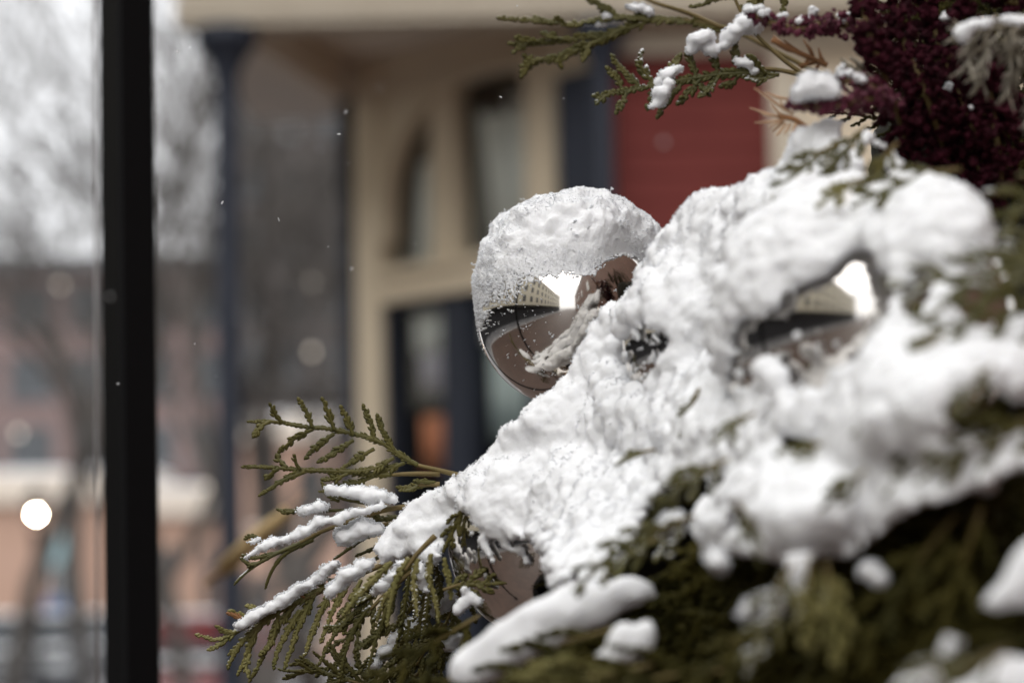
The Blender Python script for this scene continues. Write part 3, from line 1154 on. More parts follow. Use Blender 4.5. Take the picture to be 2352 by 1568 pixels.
def merge_snow(name, lumps, voxel, disp, material=M_SNOW, smooth_it=5, grain=0, grain_min_d=0.0, seed=1):
    q = MB()
    V, Fc = ICO[1]
    for c, (a, b, cc) in lumps:
        q.add([c + RT * (v[0] * a) + UP * (v[1] * b) + F * (v[2] * cc) for v in V], Fc)
    me = bpy.data.meshes.new('tmp')
    me.from_pydata([tuple(p) for p in q.v], [], q.f)
    o = bpy.data.objects.new('tmp', me)
    COL.objects.link(o)
    md = o.modifiers.new('r', 'REMESH')
    md.mode = 'VOXEL'
    md.voxel_size = voxel
    ms = o.modifiers.new('s', 'SMOOTH')
    ms.factor = 0.5
    ms.iterations = smooth_it
    dg = bpy.context.evaluated_depsgraph_get()
    ev = o.evaluated_get(dg)
    me2 = bpy.data.meshes.new_from_object(ev)
    bpy.data.objects.remove(o)
    n = len(me2.vertices)
    co_ = np.empty(n * 3)
    no_ = np.empty(n * 3)
    me2.vertices.foreach_get('co', co_)
    me2.vertex_normals.foreach_get('vector', no_)
    co_ = co_.reshape(-1, 3)
    no_ = no_.reshape(-1, 3)
    for sc, amp in disp:
        dd = np.array([noise.noise(Vector(p) * sc) for p in co_]) * amp
        co_ = co_ + no_ * dd[:, None]
    me2.vertices.foreach_set('co', co_.ravel())
    me2.update()
    if grain:
        rng = random.Random(seed)
        dep = (co_ - np.array(CAM)) @ np.array(F)
        cand = np.nonzero((dep > grain_min_d) & (np.abs(no_ @ np.array(F)) < 0.42))[0]
        pick = [int(cand[rng.randrange(len(cand))]) for _ in range(grain)]
        g = MB()
        grains(g, [co_[i] for i in pick], [no_[i] for i in pick], rng, 0.00025, 0.0007)
        fl = []
        for p in me2.polygons:
            fl.append(tuple(p.vertices))
        g2 = MB()
        g2.v = [tuple(p) for p in co_] + [tuple(p) for p in g.v]
        g2.f = fl + [tuple(i + n for i in f) for f in g.f]
        nf = len(fl)
        bpy.data.meshes.remove(me2)
        o2 = g2.build(name, material, None)
        second_material(o2, nf)
        return o2
    me2.materials.clear()
    return link_mesh(name, me2, material)


def inside(poly, x, y):
    r = False
    n = len(poly)
    for i in range(n):
        x0, y0 = poly[i]
        x1, y1 = poly[(i + 1) % n]
        if (y0 > y) != (y1 > y) and x < (x1 - x0) * (y - y0) / (y1 - y0) + x0:
            r = not r
    return r


def edge_dist(poly, x, y):
    best = 1e9
    n = len(poly)
    for i in range(n):
        x0, y0 = poly[i]
        x1, y1 = poly[(i + 1) % n]
        dx, dy = x1 - x0, y1 - y0
        t = max(0, min(1, ((x - x0) * dx + (y - y0) * dy) / (dx * dx + dy * dy + 1e-9)))
        best = min(best, math.hypot(x - x0 - t * dx, y - y0 - t * dy))
    return best


CTRL = [(1150, 1050, 1.31), (1300, 950, 1.31), (1420, 850, 1.28), (1530, 520, 1.29), (1700, 420, 1.22), (1640, 600, 1.15), (1850, 560, 1.00),
        (2100, 500, 0.97), (2250, 600, 0.95), (1500, 950, 1.17), (1600, 1050, 1.07), (1300, 1150, 1.19), (1750, 1000, 0.98), (1800, 1180, 0.89),
        (2100, 850, 0.88), (2250, 950, 0.85), (2000, 1050, 0.88), (1100, 1150, 1.28), (1400, 1380, 1.02), (1080, 1500, 1.0), (1500, 1350, 1.0),
        (2300, 1500, 0.74), (2200, 1450, 0.74), (2300, 1320, 0.78), (950, 1200, 1.31), (850, 1270, 1.32), (1900, 300, 1.12), (1250, 1050, 1.24),
        (1380, 1000, 1.22), (1450, 1450, 0.92), (2250, 60, 1.08), (1880, 200, 1.12)]
# lumps that swell out of the cover: centre, half sizes, height
BULGE = [(1795, 1165, 200, 125, .085), (2150, 930, 200, 150, .055), (2280, 840, 120, 90, .03), (1640, 580, 170, 150, .02), (1860, 560, 210, 160, .025),
         (2130, 520, 160, 110, .025), (1500, 960, 170, 90, .03), (1330, 1120, 180, 90, .03), (1240, 960, 110, 60, .015), (1640, 1000, 150, 80, .03),
         (1950, 1010, 130, 110, .03), (1290, 1400, 260, 60, .03), (2050, 1120, 120, 70, .02), (1580, 880, 90, 60, .02), (1780, 470, 90, 60, .02),
         (1430, 900, 70, 70, .015), (1560, 1110, 120, 60, .02), (1080, 1110, 90, 60, .012)]


def depth_at(x, y):
    s = ws = 0.0
    for cx, cy, d in CTRL:
        q = (x - cx) ** 2 + (y - cy) ** 2
        k = math.exp(-q / (2 * 130.0 ** 2)) + 20.0 / (q + 4e4) * .05
        s += k * d
        ws += k
    d = s / ws
    for cx, cy, rx, ry, h in BULGE:
        q = ((x - cx) / rx) ** 2 + ((y - cy) / ry) ** 2
        if q < 1:
            d -= h * .6 * (1 - q)
    return d


def region_lumps(poly, holes, rng, step=20, rmax=30, thick=(0.025, 0.055), dfix=None):
    L = []
    xs = [p[0] for p in poly]
    ys = [p[1] for p in poly]
    x = min(xs)
    while x < max(xs):
        y = min(ys)
        while y < max(ys):
            px, py = x + rng.uniform(-.5, .5) * step, y + rng.uniform(-.5, .5) * step
            y += step
            if not inside(poly, px, py):
                continue
            if any(inside(h, px, py) for h in holes):
                continue
            ed = edge_dist(poly, px, py)
            for h in holes:
                ed = min(ed, edge_dist(h, px, py))
            if ed < 3:
                continue
            r = min(rmax * rng.uniform(.75, 1.2), ed * 0.9 + 4)
            d = dfix if dfix else depth_at(px, py)
            for bx, by, bd, br, bc, bR in BALLS:
                q = ((px - bx) ** 2 + (py - by) ** 2) / br ** 2
                if q < 1:
                    d = min(d, bd - bR * math.sqrt(1 - q) - 0.004)
            s = r * K * d
            d += rng.gauss(0, .0011)
            L.append(ell(P(px, py, d), (s, s * .9, s)))
            if ed > 22:
                for t in thick:
                    s2 = min(ed, rmax * 1.5) * .8 * K * d
                    L.append(ell(P(px, py + 6, d + t), (s2, s2 * .9, s2 * 1.3)))
        x += step
    return L


rng = random.Random(11)
MAIN = [(1138, 1015), (1150, 985), (1185, 960), (1215, 925), (1262, 893), (1300, 858), (1318, 812), (1345, 760), (1372, 720), (1400, 690), (1432, 680), (1445, 640),
        (1478, 590), (1510, 545), (1528, 515), (1552, 500), (1572, 462), (1600, 437), (1640, 424), (1672, 432), (1700, 425), (1722, 405), (1758, 390), (1785, 385),
        (1800, 345), (1808, 300), (1840, 285), (1900, 265), (1950, 275), (2000, 300), (2035, 335), (2080, 375), (2150, 400), (2220, 420), (2275, 470), (2300, 540),
        (2270, 610), (2210, 660), (2200, 700), (2250, 745), (2300, 735), (2352, 690), (2440, 680), (2440, 925), (2330, 925), (2260, 880), (2200, 900), (2160, 950),
        (2200, 1000), (2330, 985), (2440, 1000), (2440, 1080), (2330, 1085), (2250, 1120), (2150, 1160), (2060, 1190), (2000, 1250), (1950, 1290), (1880, 1275),
        (1840, 1300), (1790, 1290), (1700, 1285), (1610, 1265), (1570, 1215), (1600, 1150), (1660, 1100), (1570, 1110), (1500, 1160), (1470, 1230), (1440, 1290), (1400, 1335),
        (1310, 1345), (1255, 1370), (1240, 1290), (1215, 1245), (1180, 1240), (1130, 1245), (1095, 1205), (1072, 1185), (1050, 1185), (1030, 1235), (1005, 1300), (985, 1310), (960, 1275), (930, 1280),
        (900, 1290), (868, 1300), (850, 1272), (872, 1225), (920, 1165), (985, 1120), (1050, 1085), (1100, 1055)]
HOLE2 = [(1690, 800), (1692, 750), (1712, 722), (1740, 735), (1785, 722), (1800, 680), (1850, 655), (1895, 635), (1925, 610), (1965, 575), (2005, 580), (2030, 640),
         (2028, 715), (1990, 778), (1970, 825), (1905, 835), (1885, 885), (1820, 885), (1795, 840), (1745, 855), (1715, 890), (1690, 885), (1684, 850)]
HOLE3 = [(1446, 812), (1452, 780), (1470, 755), (1520, 765), (1538, 790), (1505, 815), (1500, 850), (1480, 882), (1458, 872), (1446, 845)]
HOLE4 = [(2085, 660), (2120, 620), (2135, 650), (2110, 720), (2085, 715)]
TUFTS = [[(1930, 300), (1955, 290), (1965, 325), (1940, 330)],
         [(1985, 345), (2020, 335), (2040, 390), (2015, 420), (1985, 395)], [(1925, 440), (1950, 425), (1955, 460), (1930, 470)],
         [(1795, 1005), (1860, 1010), (1870, 1030), (1810, 1028)],
                  [(1690, 1170), (1712, 1175), (1750, 1240), (1730, 1245)]]
lumps = region_lumps(MAIN, [HOLE2, HOLE3, HOLE4] + TUFTS, rng)
# crumbs lying in front of the half-buried baubles
for px, py, r, d in ((1470, 800, 9, 1.165), (1492, 785, 7, 1.165), (1455, 835, 6, 1.18), (1515, 785, 8, 1.16), (1480, 845, 8, 1.165), (1500, 770, 9, 1.16), (1445, 790, 6, 1.18),
                     (1760, 850, 34, .985), (1785, 870, 36, .98), (1830, 770, 12, .985), (1700, 900, 20, 1.0), (1108, 1238, 13, 1.246), (1116, 1256, 11, 1.244), (1124, 1272, 9, 1.243), (1131, 1286, 7, 1.242),
                     (1160, 1250, 12, 1.24), (1175, 1262, 9, 1.238), (1196, 1262, 14, 1.236), (1212, 1290, 12, 1.235), (1085, 1222, 9, 1.256), (1082, 1372, 13, 1.25), (1070, 1352, 10, 1.25), (1062, 1388, 12, 1.25), (1098, 1380, 9, 1.248), (1052, 1400, 13, 1.25)):
    s = r * K * d
    lumps.append(ell(P(px, py, d), (s, s, s)))
for bi_, hole_, n_, r0_, r1_ in ((2, HOLE3, 22, 5, 9), (1, HOLE2, 26, 6, 13)):
    bx, by, bd, br, bc, bR = BALLS[bi_]
    xs_, ys_ = [p[0] for p in hole_], [p[1] for p in hole_]
    k_ = 0
    while k_ < n_:
        px, py = rng.uniform(min(xs_), max(xs_)), rng.uniform(min(ys_), max(ys_))
        if not inside(hole_, px, py) or rng.random() > math.exp(-edge_dist(hole_, px, py) / 16.0) + .06:
            continue
        k_ += 1
        q = min(.98, ((px - bx) ** 2 + (py - by) ** 2) / br ** 2)
        d = bd - bR * math.sqrt(1 - q) - .0006
        s = rng.uniform(r0_, r1_) * K * d
        lumps.append(ell(P(px, py, d), (s * rng.uniform(.7, 1.3), s * rng.uniform(.7, 1.2), s * .8)))
o = merge_snow('snow_cover', lumps, 0.0014, [(22, .0022), (70, .0009), (170, .0007), (330, .0006), (620, .0004)], smooth_it=14, grain=22000, grain_min_d=1.12)
struct(o, 'stuff', 'thick white snow blanketing the whole evergreen arrangement', 'snow')

FING = [(1028, 1535), (1040, 1500), (1075, 1470), (1130, 1430), (1200, 1388), (1280, 1352), (1350, 1328), (1420, 1312), (1470, 1310), (1505, 1335), (1535, 1375), (1470, 1395),
        (1400, 1420), (1320, 1450), (1260, 1478), (1210, 1510), (1160, 1545), (1100, 1580), (1045, 1590)]
o = merge_snow('snow_clump', region_lumps(FING, [], rng, dfix=1.0, step=17, rmax=30, thick=(.018, .03)), 0.0021, [(30, .004), (90, .0015)])
tag(o, 'long finger of snow on a drooping bough at the bottom centre', 'snow', 'snow clumps on the boughs')
KN = [(1395, 1490), (1405, 1450), (1430, 1420), (1460, 1440), (1490, 1415), (1505, 1460), (1490, 1500), (1450, 1515), (1340, 1545), (1330, 1520)]
o = merge_snow('snow_clump', region_lumps(KN, [], rng, dfix=.95, step=14, rmax=24, thick=(.015,)), 0.002, [(40, .004)])
tag(o, 'small grey snow knob right below the long finger of snow', 'snow', 'snow clumps on the boughs')
CR = [(2040, 1600), (2060, 1555), (2100, 1520), (2135, 1500), (2165, 1450), (2178, 1425), (2205, 1440), (2240, 1470), (2290, 1465), (2340, 1490), (2440, 1500), (2440, 1640), (2040, 1640)]
o = merge_snow('snow_clump', region_lumps(CR, [[(2150, 1560), (2190, 1510), (2260, 1490), (2240, 1530), (2200, 1560)]], rng, dfix=.74, step=20, rmax=32, thick=(.02, .04)), 0.0021, [(30, .006), (90, .0015)])
tag(o, 'blurred grey snow clump in the bottom right corner', 'snow', 'snow clumps on the boughs')
RS = [(2235, 1395), (2262, 1365), (2300, 1345), (2330, 1290), (2352, 1255), (2440, 1200), (2440, 1400), (2340, 1390), (2290, 1405), (2250, 1412)]
o = merge_snow('snow_clump', region_lumps(RS, [], rng, dfix=.78, step=18, rmax=28, thick=(.02,)), 0.0021, [(30, .005)])
tag(o, 'blurred snow wedge at the right edge above the corner clump', 'snow', 'snow clumps on the boughs')
BC = [(1812, 225), (1822, 190), (1850, 162), (1885, 152), (1912, 165), (1928, 205), (1938, 235), (1900, 222), (1860, 232), (1830, 238)]
o = merge_snow('snow_clump', region_lumps(BC, [], rng, dfix=1.10, step=12, rmax=20, thick=(.012,)), 0.0016, [(60, .003), (160, .0015)], grain=1500)
tag(o, 'round snow cap sitting on the crimson plume at the upper right', 'snow', 'snow clumps on the boughs')
TR = [(2190, 75), (2215, 50), (2260, 45), (2310, 35), (2352, 25), (2440, 25), (2440, 50), (2380, 52), (2340, 66), (2300, 56), (2270, 72), (2245, 68), (2225, 100), (2205, 92)]
o = merge_snow('snow_clump', region_lumps(TR, [], rng, dfix=1.06, step=12, rmax=18, thick=(.01,)), 0.0017, [(60, .004), (160, .002)])
tag(o, 'ragged snow strip on the frosted needle bough in the top right corner', 'snow', 'snow clumps on the boughs')


def snow_along(paths, label, seed, name='snow_clump', voxel=.0011, extra=0):
    r_ = random.Random(seed)
    L = []
    for pts, wpx, d in paths:
        n = len(pts)
        for i in range(n - 1):
            (x0, y0), (x1, y1) = pts[i], pts[i + 1]
            k = max(2, int(math.hypot(x1 - x0, y1 - y0) / (max(4, wpx * .35))))
            for j in range(k):
                t = j / k
                g = (i + t) / (n - 1)
                ww = wpx * (0.55 + 0.6 * math.sin(math.pi * min(1, .15 + g * .8))) * r_.uniform(.75, 1.2) / 2
                if r_.random() < .06:
                    continue
                s = ww * K * d
                L.append(ell(P(x0 + (x1 - x0) * t + r_.gauss(0, 1.5), y0 + (y1 - y0) * t - ww * .55 + r_.gauss(0, 2), d + r_.gauss(0, .001)), (s * 1.1, s * .85, s * 1.2)))
    o = merge_snow(name, L, voxel, [(120, .0016), (330, .0009)], smooth_it=2, grain=900 + extra, seed=seed)
    tag(o, label, 'snow', 'snow clumps on the boughs')
    return o


snow_along([([(905, 1150), (850, 1148), (800, 1138), (752, 1128)], 34, 1.325), ([(980, 1160), (925, 1160)], 12, 1.33), ([(740, 1168), (705, 1178), (690, 1190)], 30, 1.325),
            ([(875, 1168), (800, 1190), (735, 1208), (690, 1232), (630, 1250), (590, 1268), (556, 1288)], 24, 1.315), ([(568, 1250), (600, 1238)], 14, 1.32)],
           'snow strip along the drooping cedar sprig left of centre', 31)
snow_along([([(870, 1218), (830, 1228), (795, 1245), (762, 1272)], 42, 1.32)], 'fat snow pad on the sprig just under the snow strip', 32)
snow_along([([(700, 1352), (650, 1385), (610, 1408), (575, 1428), (540, 1448)], 28, 1.31), ([(772, 1300), (735, 1330), (695, 1365)], 26, 1.31)],
           'slanting snow strip on the pale olive cedar sprig at lower left', 33)
snow_along([([(850, 1300), (800, 1330), (770, 1362), (745, 1385)], 34, 1.27), ([(920, 1300), (890, 1350), (850, 1370)], 26, 1.26), ([(960, 1300), (975, 1340), (985, 1370)], 26, 1.27)],
           'snow fingers running down the hanging cedar sprigs at lower left', 34)
snow_along([([(990, 1400), (950, 1440), (905, 1490), (850, 1540)], 34, 1.345), ([(1030, 1380), (985, 1420)], 40, 1.345), ([(1050, 1470), (1000, 1500)], 30, 1.34)],
           'crumbly snow patches deep between the hanging cedar sprigs', 35, extra=1500)
snow_along([([(1440, 18), (1480, 28), (1500, 32)], 22, 1.50), ([(1388, 40), (1400, 44)], 16, 1.5), ([(1375, 62), (1392, 56)], 16, 1.5)],
           'small snow beads on the topmost cedar sprig', 36)
snow_along([([(1510, 200), (1545, 170), (1570, 150)], 26, 1.42), ([(1590, 120), (1620, 100), (1640, 140)], 40, 1.42), ([(1665, 110), (1700, 75), (1728, 60), (1740, 90)], 42, 1.42),
            ([(1690, 140), (1725, 160), (1740, 175)], 22, 1.42), ([(1500, 255), (1520, 225), (1545, 190)], 30, 1.41)],
           'white snow tufts on the upper cedar sprig before the red wall', 37)


TG = [(1780, 1262), (1880, 1258), (1868, 1310), (1838, 1360), (1800, 1402), (1765, 1440), (1738, 1440), (1760, 1395), (1790, 1345), (1800, 1300)]
o = merge_snow('snow_clump', region_lumps(TG, [], rng, dfix=.868, step=13, rmax=22, thick=(.012,)), 0.0019, [(40, .003)])
tag(o, 'snow tongue trailing down from under the round lump of snow', 'snow', 'snow clumps on the boughs')
for pth_, wd_, d_, lab_ in (([(2225, 1120), (2250, 1115), (2270, 1130)], 46, .86, 'small white snow clump in the dark notch at the right'),
                            ([(1985, 1320), (2010, 1325), (2025, 1345)], 34, .86, 'small snow clump on the sprigs right of the snow tongue'),
                            ([(1628, 1285), (1650, 1300), (1655, 1320)], 42, .92, 'small snow clump dangling left of the round lump'),
                            ([(1700, 1420), (1735, 1400), (1760, 1400)], 30, .87, 'little snow clump at the lower end of the snow tongue'),
                            ([(1520, 1225), (1545, 1210), (1560, 1235)], 40, .99, 'snow clump between the cedar sprigs left of the round lump')):
    snow_along([(pth_, wd_, d_)], lab_, int(pth_[0][0]))


# ------------------------------------------------------------------ cedar sprigs
def leaflet(mb, p, d, n, L, wd_):
    s = d.cross(n)
    m1, m2 = p + d * (L * .35), p + d * (L * .72)
    w1, w2 = wd_ * .5, wd_ * .52
    h = wd_ * .26
    vs = [p, m1 + s * w1, m1 + n * h, m1 - s * w1, m1 - n * h, m2 + s * w2 * .8, m2 + n * h * .8, m2 - s * w2 * .8, m2 - n * h * .8, p + d * L]
    mb.add(vs, [(0, 2, 1), (0, 3, 2), (0, 4, 3), (0, 1, 4), (1, 2, 6, 5), (2, 3, 7, 6), (3, 4, 8, 7), (4, 1, 5, 8), (5, 6, 9), (6, 7, 9), (7, 8, 9), (8, 5, 9)])


def twig(mb, pts, n, w0, w1, leaf, rng, comb=True, start=0.0, gap=1.0, open_=1.0, wf=.48):
    """one flattened twig of scale leaves: beaded axis plus side leaflets that get shorter towards the tip"""
    P_ = [pts[0]]
    step = 0.0009
    segs = []
    tot = 0.0
    for a, b in zip(pts[:-1], pts[1:]):
        segs.append((a, b, tot, (b - a).length))
        tot += (b - a).length
    if tot < 1e-5:
        return

    def at(s):
        for a, b, t0, l in segs:
            if s <= t0 + l or (a, b, t0, l) == segs[-1]:
                return a + (b - a) * ((s - t0) / max(l, 1e-9)), (b - a).normalized()
    k = max(4, int(tot / step))
    pp, rr = [], []
    for i in range(k + 1):
        s = tot * i / k
        p, _ = at(s)
        f = i / k
        pp.append(p)
        rr.append((w0 + (w1 - w0) * f) * .5 * (0.86 + 0.22 * abs(math.sin(s / .0024 * math.pi))) * (1 if f < .97 else .6))
    mb.tube(pp, rr, 6, nrm=n, flat=.6)
    if not comb:
        return
    s = leaf * .3 + tot * start
    side = 1
    while s < tot - leaf * .15:
        p, d = at(s)
        sd_ = d.cross(n)
        f = s / tot
        ll = leaf * 1.2 * (1.0 - .62 * f) * rng.uniform(.62, 1.25) * min(1.0, .5 + (s - tot * start) / (leaf * 2.0))
        dd = (d * 1.0 + sd_ * side * rng.uniform(.4, .85) * open_ + n * rng.gauss(0, .16)).normalized()
        nn = (n + sd_ * rng.gauss(0, .2)).normalized()
        if rng.random() > .07:
            leaflet(mb, p, dd, nn, ll, leaf * wf * rng.uniform(.8, 1.15))
        side = -side
        s += leaf * .21 * gap
    p, d = at(tot)
    leaflet(mb, p - d * leaf * .2, d, n, leaf * .7, leaf * .5)


def view_n(rng, tilt=.35):
    return (-F + RT * rng.gauss(0, tilt) + UP * rng.gauss(0.15, tilt)).normalized()


def bend(pts):
    """Catmull-Rom through the points"""
    out = []
    n = len(pts)
    for i in range(n - 1):
        p0, p1, p2, p3 = pts[max(i - 1, 0)], pts[i], pts[i + 1], pts[min(i + 2, n - 1)]
        for k in range(5):
            t = k / 5
            out.append(.5 * ((2 * p1) + (p2 - p0) * t + (2 * p0 - 5 * p1 + 4 * p2 - p3) * t * t + (3 * p1 - p0 - 3 * p2 + p3) * t ** 3))
    out.append(pts[-1])
    return out


def sprig(label, d, stems, twigs, material, leaf=.0040, seed=0, slope=0.0, tipmat=None, tips=()):
    """a cedar sprig laid out like the one in the photo. stems: bare wood; twigs: leafy, each a list of pixels"""
    r_ = random.Random(seed)
    root = empty('cedar_sprig', tuple(P(*stems[0][0], d)))
    org = Vector(root.location)

    def pts3(tw, z0, z1):
        n = len(tw)
        x0 = stems[0][0][0]
        return [P(x, y, d + slope * (x - x0) / 500 + z0 + (z1 - z0) * i / max(1, n - 1)) - org for i, (x, y) in enumerate(tw)]
    q = MB()
    for st in stems:
        p = bend(pts3(st, 0, 0))
        q.tube(p, [.0017 - .0008 * i / len(p) for i in range(len(p))], 7)
    q.build('stem', M_BARK, root)
    q = MB()
    for tw in twigs:
        big = len(tw) > 3
        z = r_.gauss(0, .003)
        p = bend(pts3(tw, 0 if big else z * .2, z * .4 if big else z))
        twig(q, p, view_n(r_, .22), .0027 if big else .0023, .0015, leaf if not big else leaf * (.7 if seed not in (5, 6, 7, 9, 10) else .95), r_, start=.06 if not big else .0, gap=1.0)
    q.build('leaves', material, root)
    if tips:
        q = MB()
        for tw in tips:
            p = bend(pts3(tw, -.001, -.001))
            twig(q, p, view_n(r_, .2), .0016, .0012, leaf * .8, r_)
        q.build('browned_tip', M_BROWNT, root)
    tag(root, label, 'evergreen sprig', 'cedar sprigs')
    return root


# the sharp green sprig, left of centre
sprig('green cedar sprig fanned out in sharp focus, free of snow, left of centre', 1.335,
      [[(1056, 1092), (1010, 1080), (960, 1068)], [(1010, 1088), (940, 1088), (900, 1090)]],
      [[(960, 1068), (925, 1048), (880, 1018), (830, 1000), (760, 985), (690, 978), (630, 968), (573, 968)],
       [(900, 1090), (850, 1088), (790, 1082), (720, 1080), (660, 1076), (610, 1072), (560, 1072)],
       [(700, 1082), (660, 1098), (630, 1115), (598, 1136)],
       [(650, 972), (635, 955), (622, 932)], [(718, 982), (705, 950), (688, 920)], [(768, 988), (755, 950), (742, 920)], [(812, 1000), (798, 965), (785, 938)],
       [(862, 1015), (850, 970), (836, 935)], [(905, 1035), (878, 985), (836, 960)][:2] + [(868, 958)],
       [(620, 968), (600, 978), (585, 998)], [(720, 985), (680, 1005), (645, 1034)], [(768, 995), (730, 1022), (705, 1048)], [(812, 1010), (770, 1038), (735, 1058)],
       [(860, 1030), (815, 1055), (782, 1078)], [(905, 1050), (860, 1075), (815, 1082)], [(930, 1062), (890, 1078), (850, 1090)],
       [(660, 1074), (645, 1060), (638, 1048)], [(690, 1078), (680, 1064), (678, 1050)], [(640, 1076), (625, 1086), (614, 1096)], [(690, 1080), (670, 1092), (655, 1100)],
       [(800, 1086), (770, 1098), (745, 1100)], [(860, 1092), (820, 1108), (780, 1112)]],
      M_CED, leaf=.0052, seed=1)
sprig('short dark cedar tip poking out of the snow beside the sharp green sprig', 1.33,
      [[(1010, 1112), (985, 1112), (960, 1113)]],
      [[(985, 1113), (950, 1118), (915, 1118)], [(1000, 1108), (975, 1106), (955, 1104)], [(960, 1116), (940, 1124), (922, 1126)]], M_CED, leaf=.004, seed=2)
sprig('drooping cedar sprig carrying a long strip of snow, left of centre', 1.33,
      [[(1010, 1152), (940, 1162), (880, 1172), (800, 1198), (735, 1222), (690, 1246)]],
      [[(880, 1160), (830, 1152), (790, 1145), (750, 1130), (735, 1128)], [(900, 1168), (840, 1172), (760, 1172), (710, 1172), (688, 1170)],
       [(735, 1222), (690, 1246), (640, 1268), (600, 1290), (570, 1310), (552, 1326), (540, 1340)],
       [(720, 1238), (660, 1268), (632, 1298), (618, 1325), (610, 1348)],
       [(690, 1170), (660, 1175), (640, 1170)], [(640, 1268), (590, 1280), (560, 1275)], [(600, 1240), (580, 1230), (565, 1236)], [(780, 1150), (755, 1138), (740, 1110)],
       [(700, 1180), (690, 1172), (684, 1168)], [(600, 1290), (575, 1296), (556, 1284)], [(880, 1172), (830, 1185), (790, 1190)], [(575, 1305), (566, 1290), (562, 1278)]],
      M_CEDS, leaf=.0036, seed=3)
sprig('dark cedar sprig under a fat snow pad, just below the snow strip', 1.335,
      [[(1000, 1205), (930, 1195), (880, 1205)]],
      [[(990, 1195), (930, 1198), (880, 1215), (830, 1240), (790, 1268), (770, 1282)], [(960, 1215), (900, 1235), (860, 1258), (820, 1275)],
       [(930, 1186), (880, 1190), (845, 1202)], [(960, 1245), (900, 1260), (850, 1290), (810, 1310)], [(880, 1195), (850, 1180), (830, 1186)]],
      M_CEDS, leaf=.0042, seed=4)
sprig('pale olive cedar sprig with hanging leaf clusters at lower left', 1.315,
      [[(1000, 1270), (900, 1290), (800, 1330), (700, 1375), (640, 1405)]],
      [[(800, 1320), (740, 1350), (690, 1378), (640, 1400), (590, 1425), (540, 1450), (500, 1468), (455, 1458)],
       [(560, 1440), (520, 1466), (495, 1485), (482, 1490)], [(640, 1405), (590, 1440), (550, 1480), (530, 1515), (525, 1530)],
       [(600, 1430), (575, 1475), (560, 1520), (548, 1545)], [(680, 1385), (640, 1435), (612, 1490), (590, 1535), (575, 1560)],
       [(720, 1370), (690, 1430), (672, 1480), (655, 1530)], [(760, 1350), (735, 1410), (715, 1460), (700, 1500)], [(640, 1410), (625, 1470), (600, 1500)],
       [(570, 1425), (550, 1412), (530, 1404)], [(600, 1412), (585, 1398), (570, 1392)], [(720, 1360), (700, 1400), (680, 1412)], [(560, 1470), (540, 1490), (528, 1500)],
       [(690, 1400), (665, 1440), (640, 1490), (630, 1530)], [(800, 1340), (770, 1390), (750, 1440), (738, 1470)], [(830, 1330), (800, 1400), (790, 1450)],
       [(545, 1452), (520, 1450), (500, 1440)], [(575, 1500), (565, 1530), (570, 1550)]],
      M_CEDY, leaf=.0046, seed=5, tips=[[(560, 1425), (540, 1412), (526, 1408)], [(700, 1372), (690, 1366), (680, 1366)]])
sprig('mid green cedar sprig hanging in the thick of the lower left bunch', 1.30,
      [[(1010, 1260), (960, 1300), (900, 1350), (850, 1400)]],
      [[(960, 1290), (900, 1330), (850, 1372), (800, 1420), (760, 1470), (735, 1520)], [(900, 1350), (880, 1420), (860, 1480), (845, 1540)],
       [(940, 1320), (930, 1390), (920, 1450), (905, 1500)], [(980, 1290), (985, 1350), (980, 1410), (970, 1460)], [(850, 1390), (810, 1450), (790, 1510), (780, 1560)],
       [(870, 1360), (820, 1380), (780, 1410)], [(920, 1340), (880, 1390), (860, 1420)], [(960, 1310), (960, 1370), (950, 1420)], [(1000, 1290), (1010, 1350), (1005, 1400)],
       [(820, 1420), (780, 1440), (750, 1440)], [(900, 1400), (870, 1450), (820, 1490)], [(940, 1420), (935, 1480), (930, 1530)]],
      M_CEDS, leaf=.0048, seed=6)
sprig('yellow tipped cedar sprig with thick snowy ends hanging at lower left', 1.25,
      [[(1000, 1230), (960, 1270), (930, 1310)]],
      [[(940, 1280), (915, 1320), (902, 1360), (895, 1400), (890, 1432)], [(990, 1270), (985, 1320), (1000, 1380), (1008, 1425)], [(960, 1280), (950, 1330), (955, 1380), (958, 1410)],
       [(900, 1290), (860, 1330), (820, 1370), (790, 1410)], [(1020, 1280), (1030, 1330), (1035, 1370)], [(910, 1340), (880, 1380), (868, 1420)], [(880, 1310), (835, 1350), (812, 1372)]],
      M_CEDY, leaf=.0044, seed=7)
sprig('small crisp cedar sprig at the bottom edge, its scale leaves sharp', 1.345,
      [[(900, 1590), (850, 1575), (800, 1562)]],
      [[(850, 1575), (790, 1556), (745, 1545), (700, 1540), (660, 1540), (643, 1536)], [(790, 1556), (760, 1530), (735, 1510), (722, 1498)], [(745, 1546), (715, 1525), (694, 1510)],
       [(720, 1543), (690, 1522), (672, 1525)], [(800, 1560), (760, 1568), (730, 1585)], [(700, 1542), (672, 1550), (655, 1556)], [(830, 1568), (800, 1530), (775, 1505), (760, 1480)],
       [(800, 1545), (780, 1520), (765, 1500)], [(860, 1575), (830, 1540), (815, 1500)]],
      M_CED, leaf=.0046, seed=8)
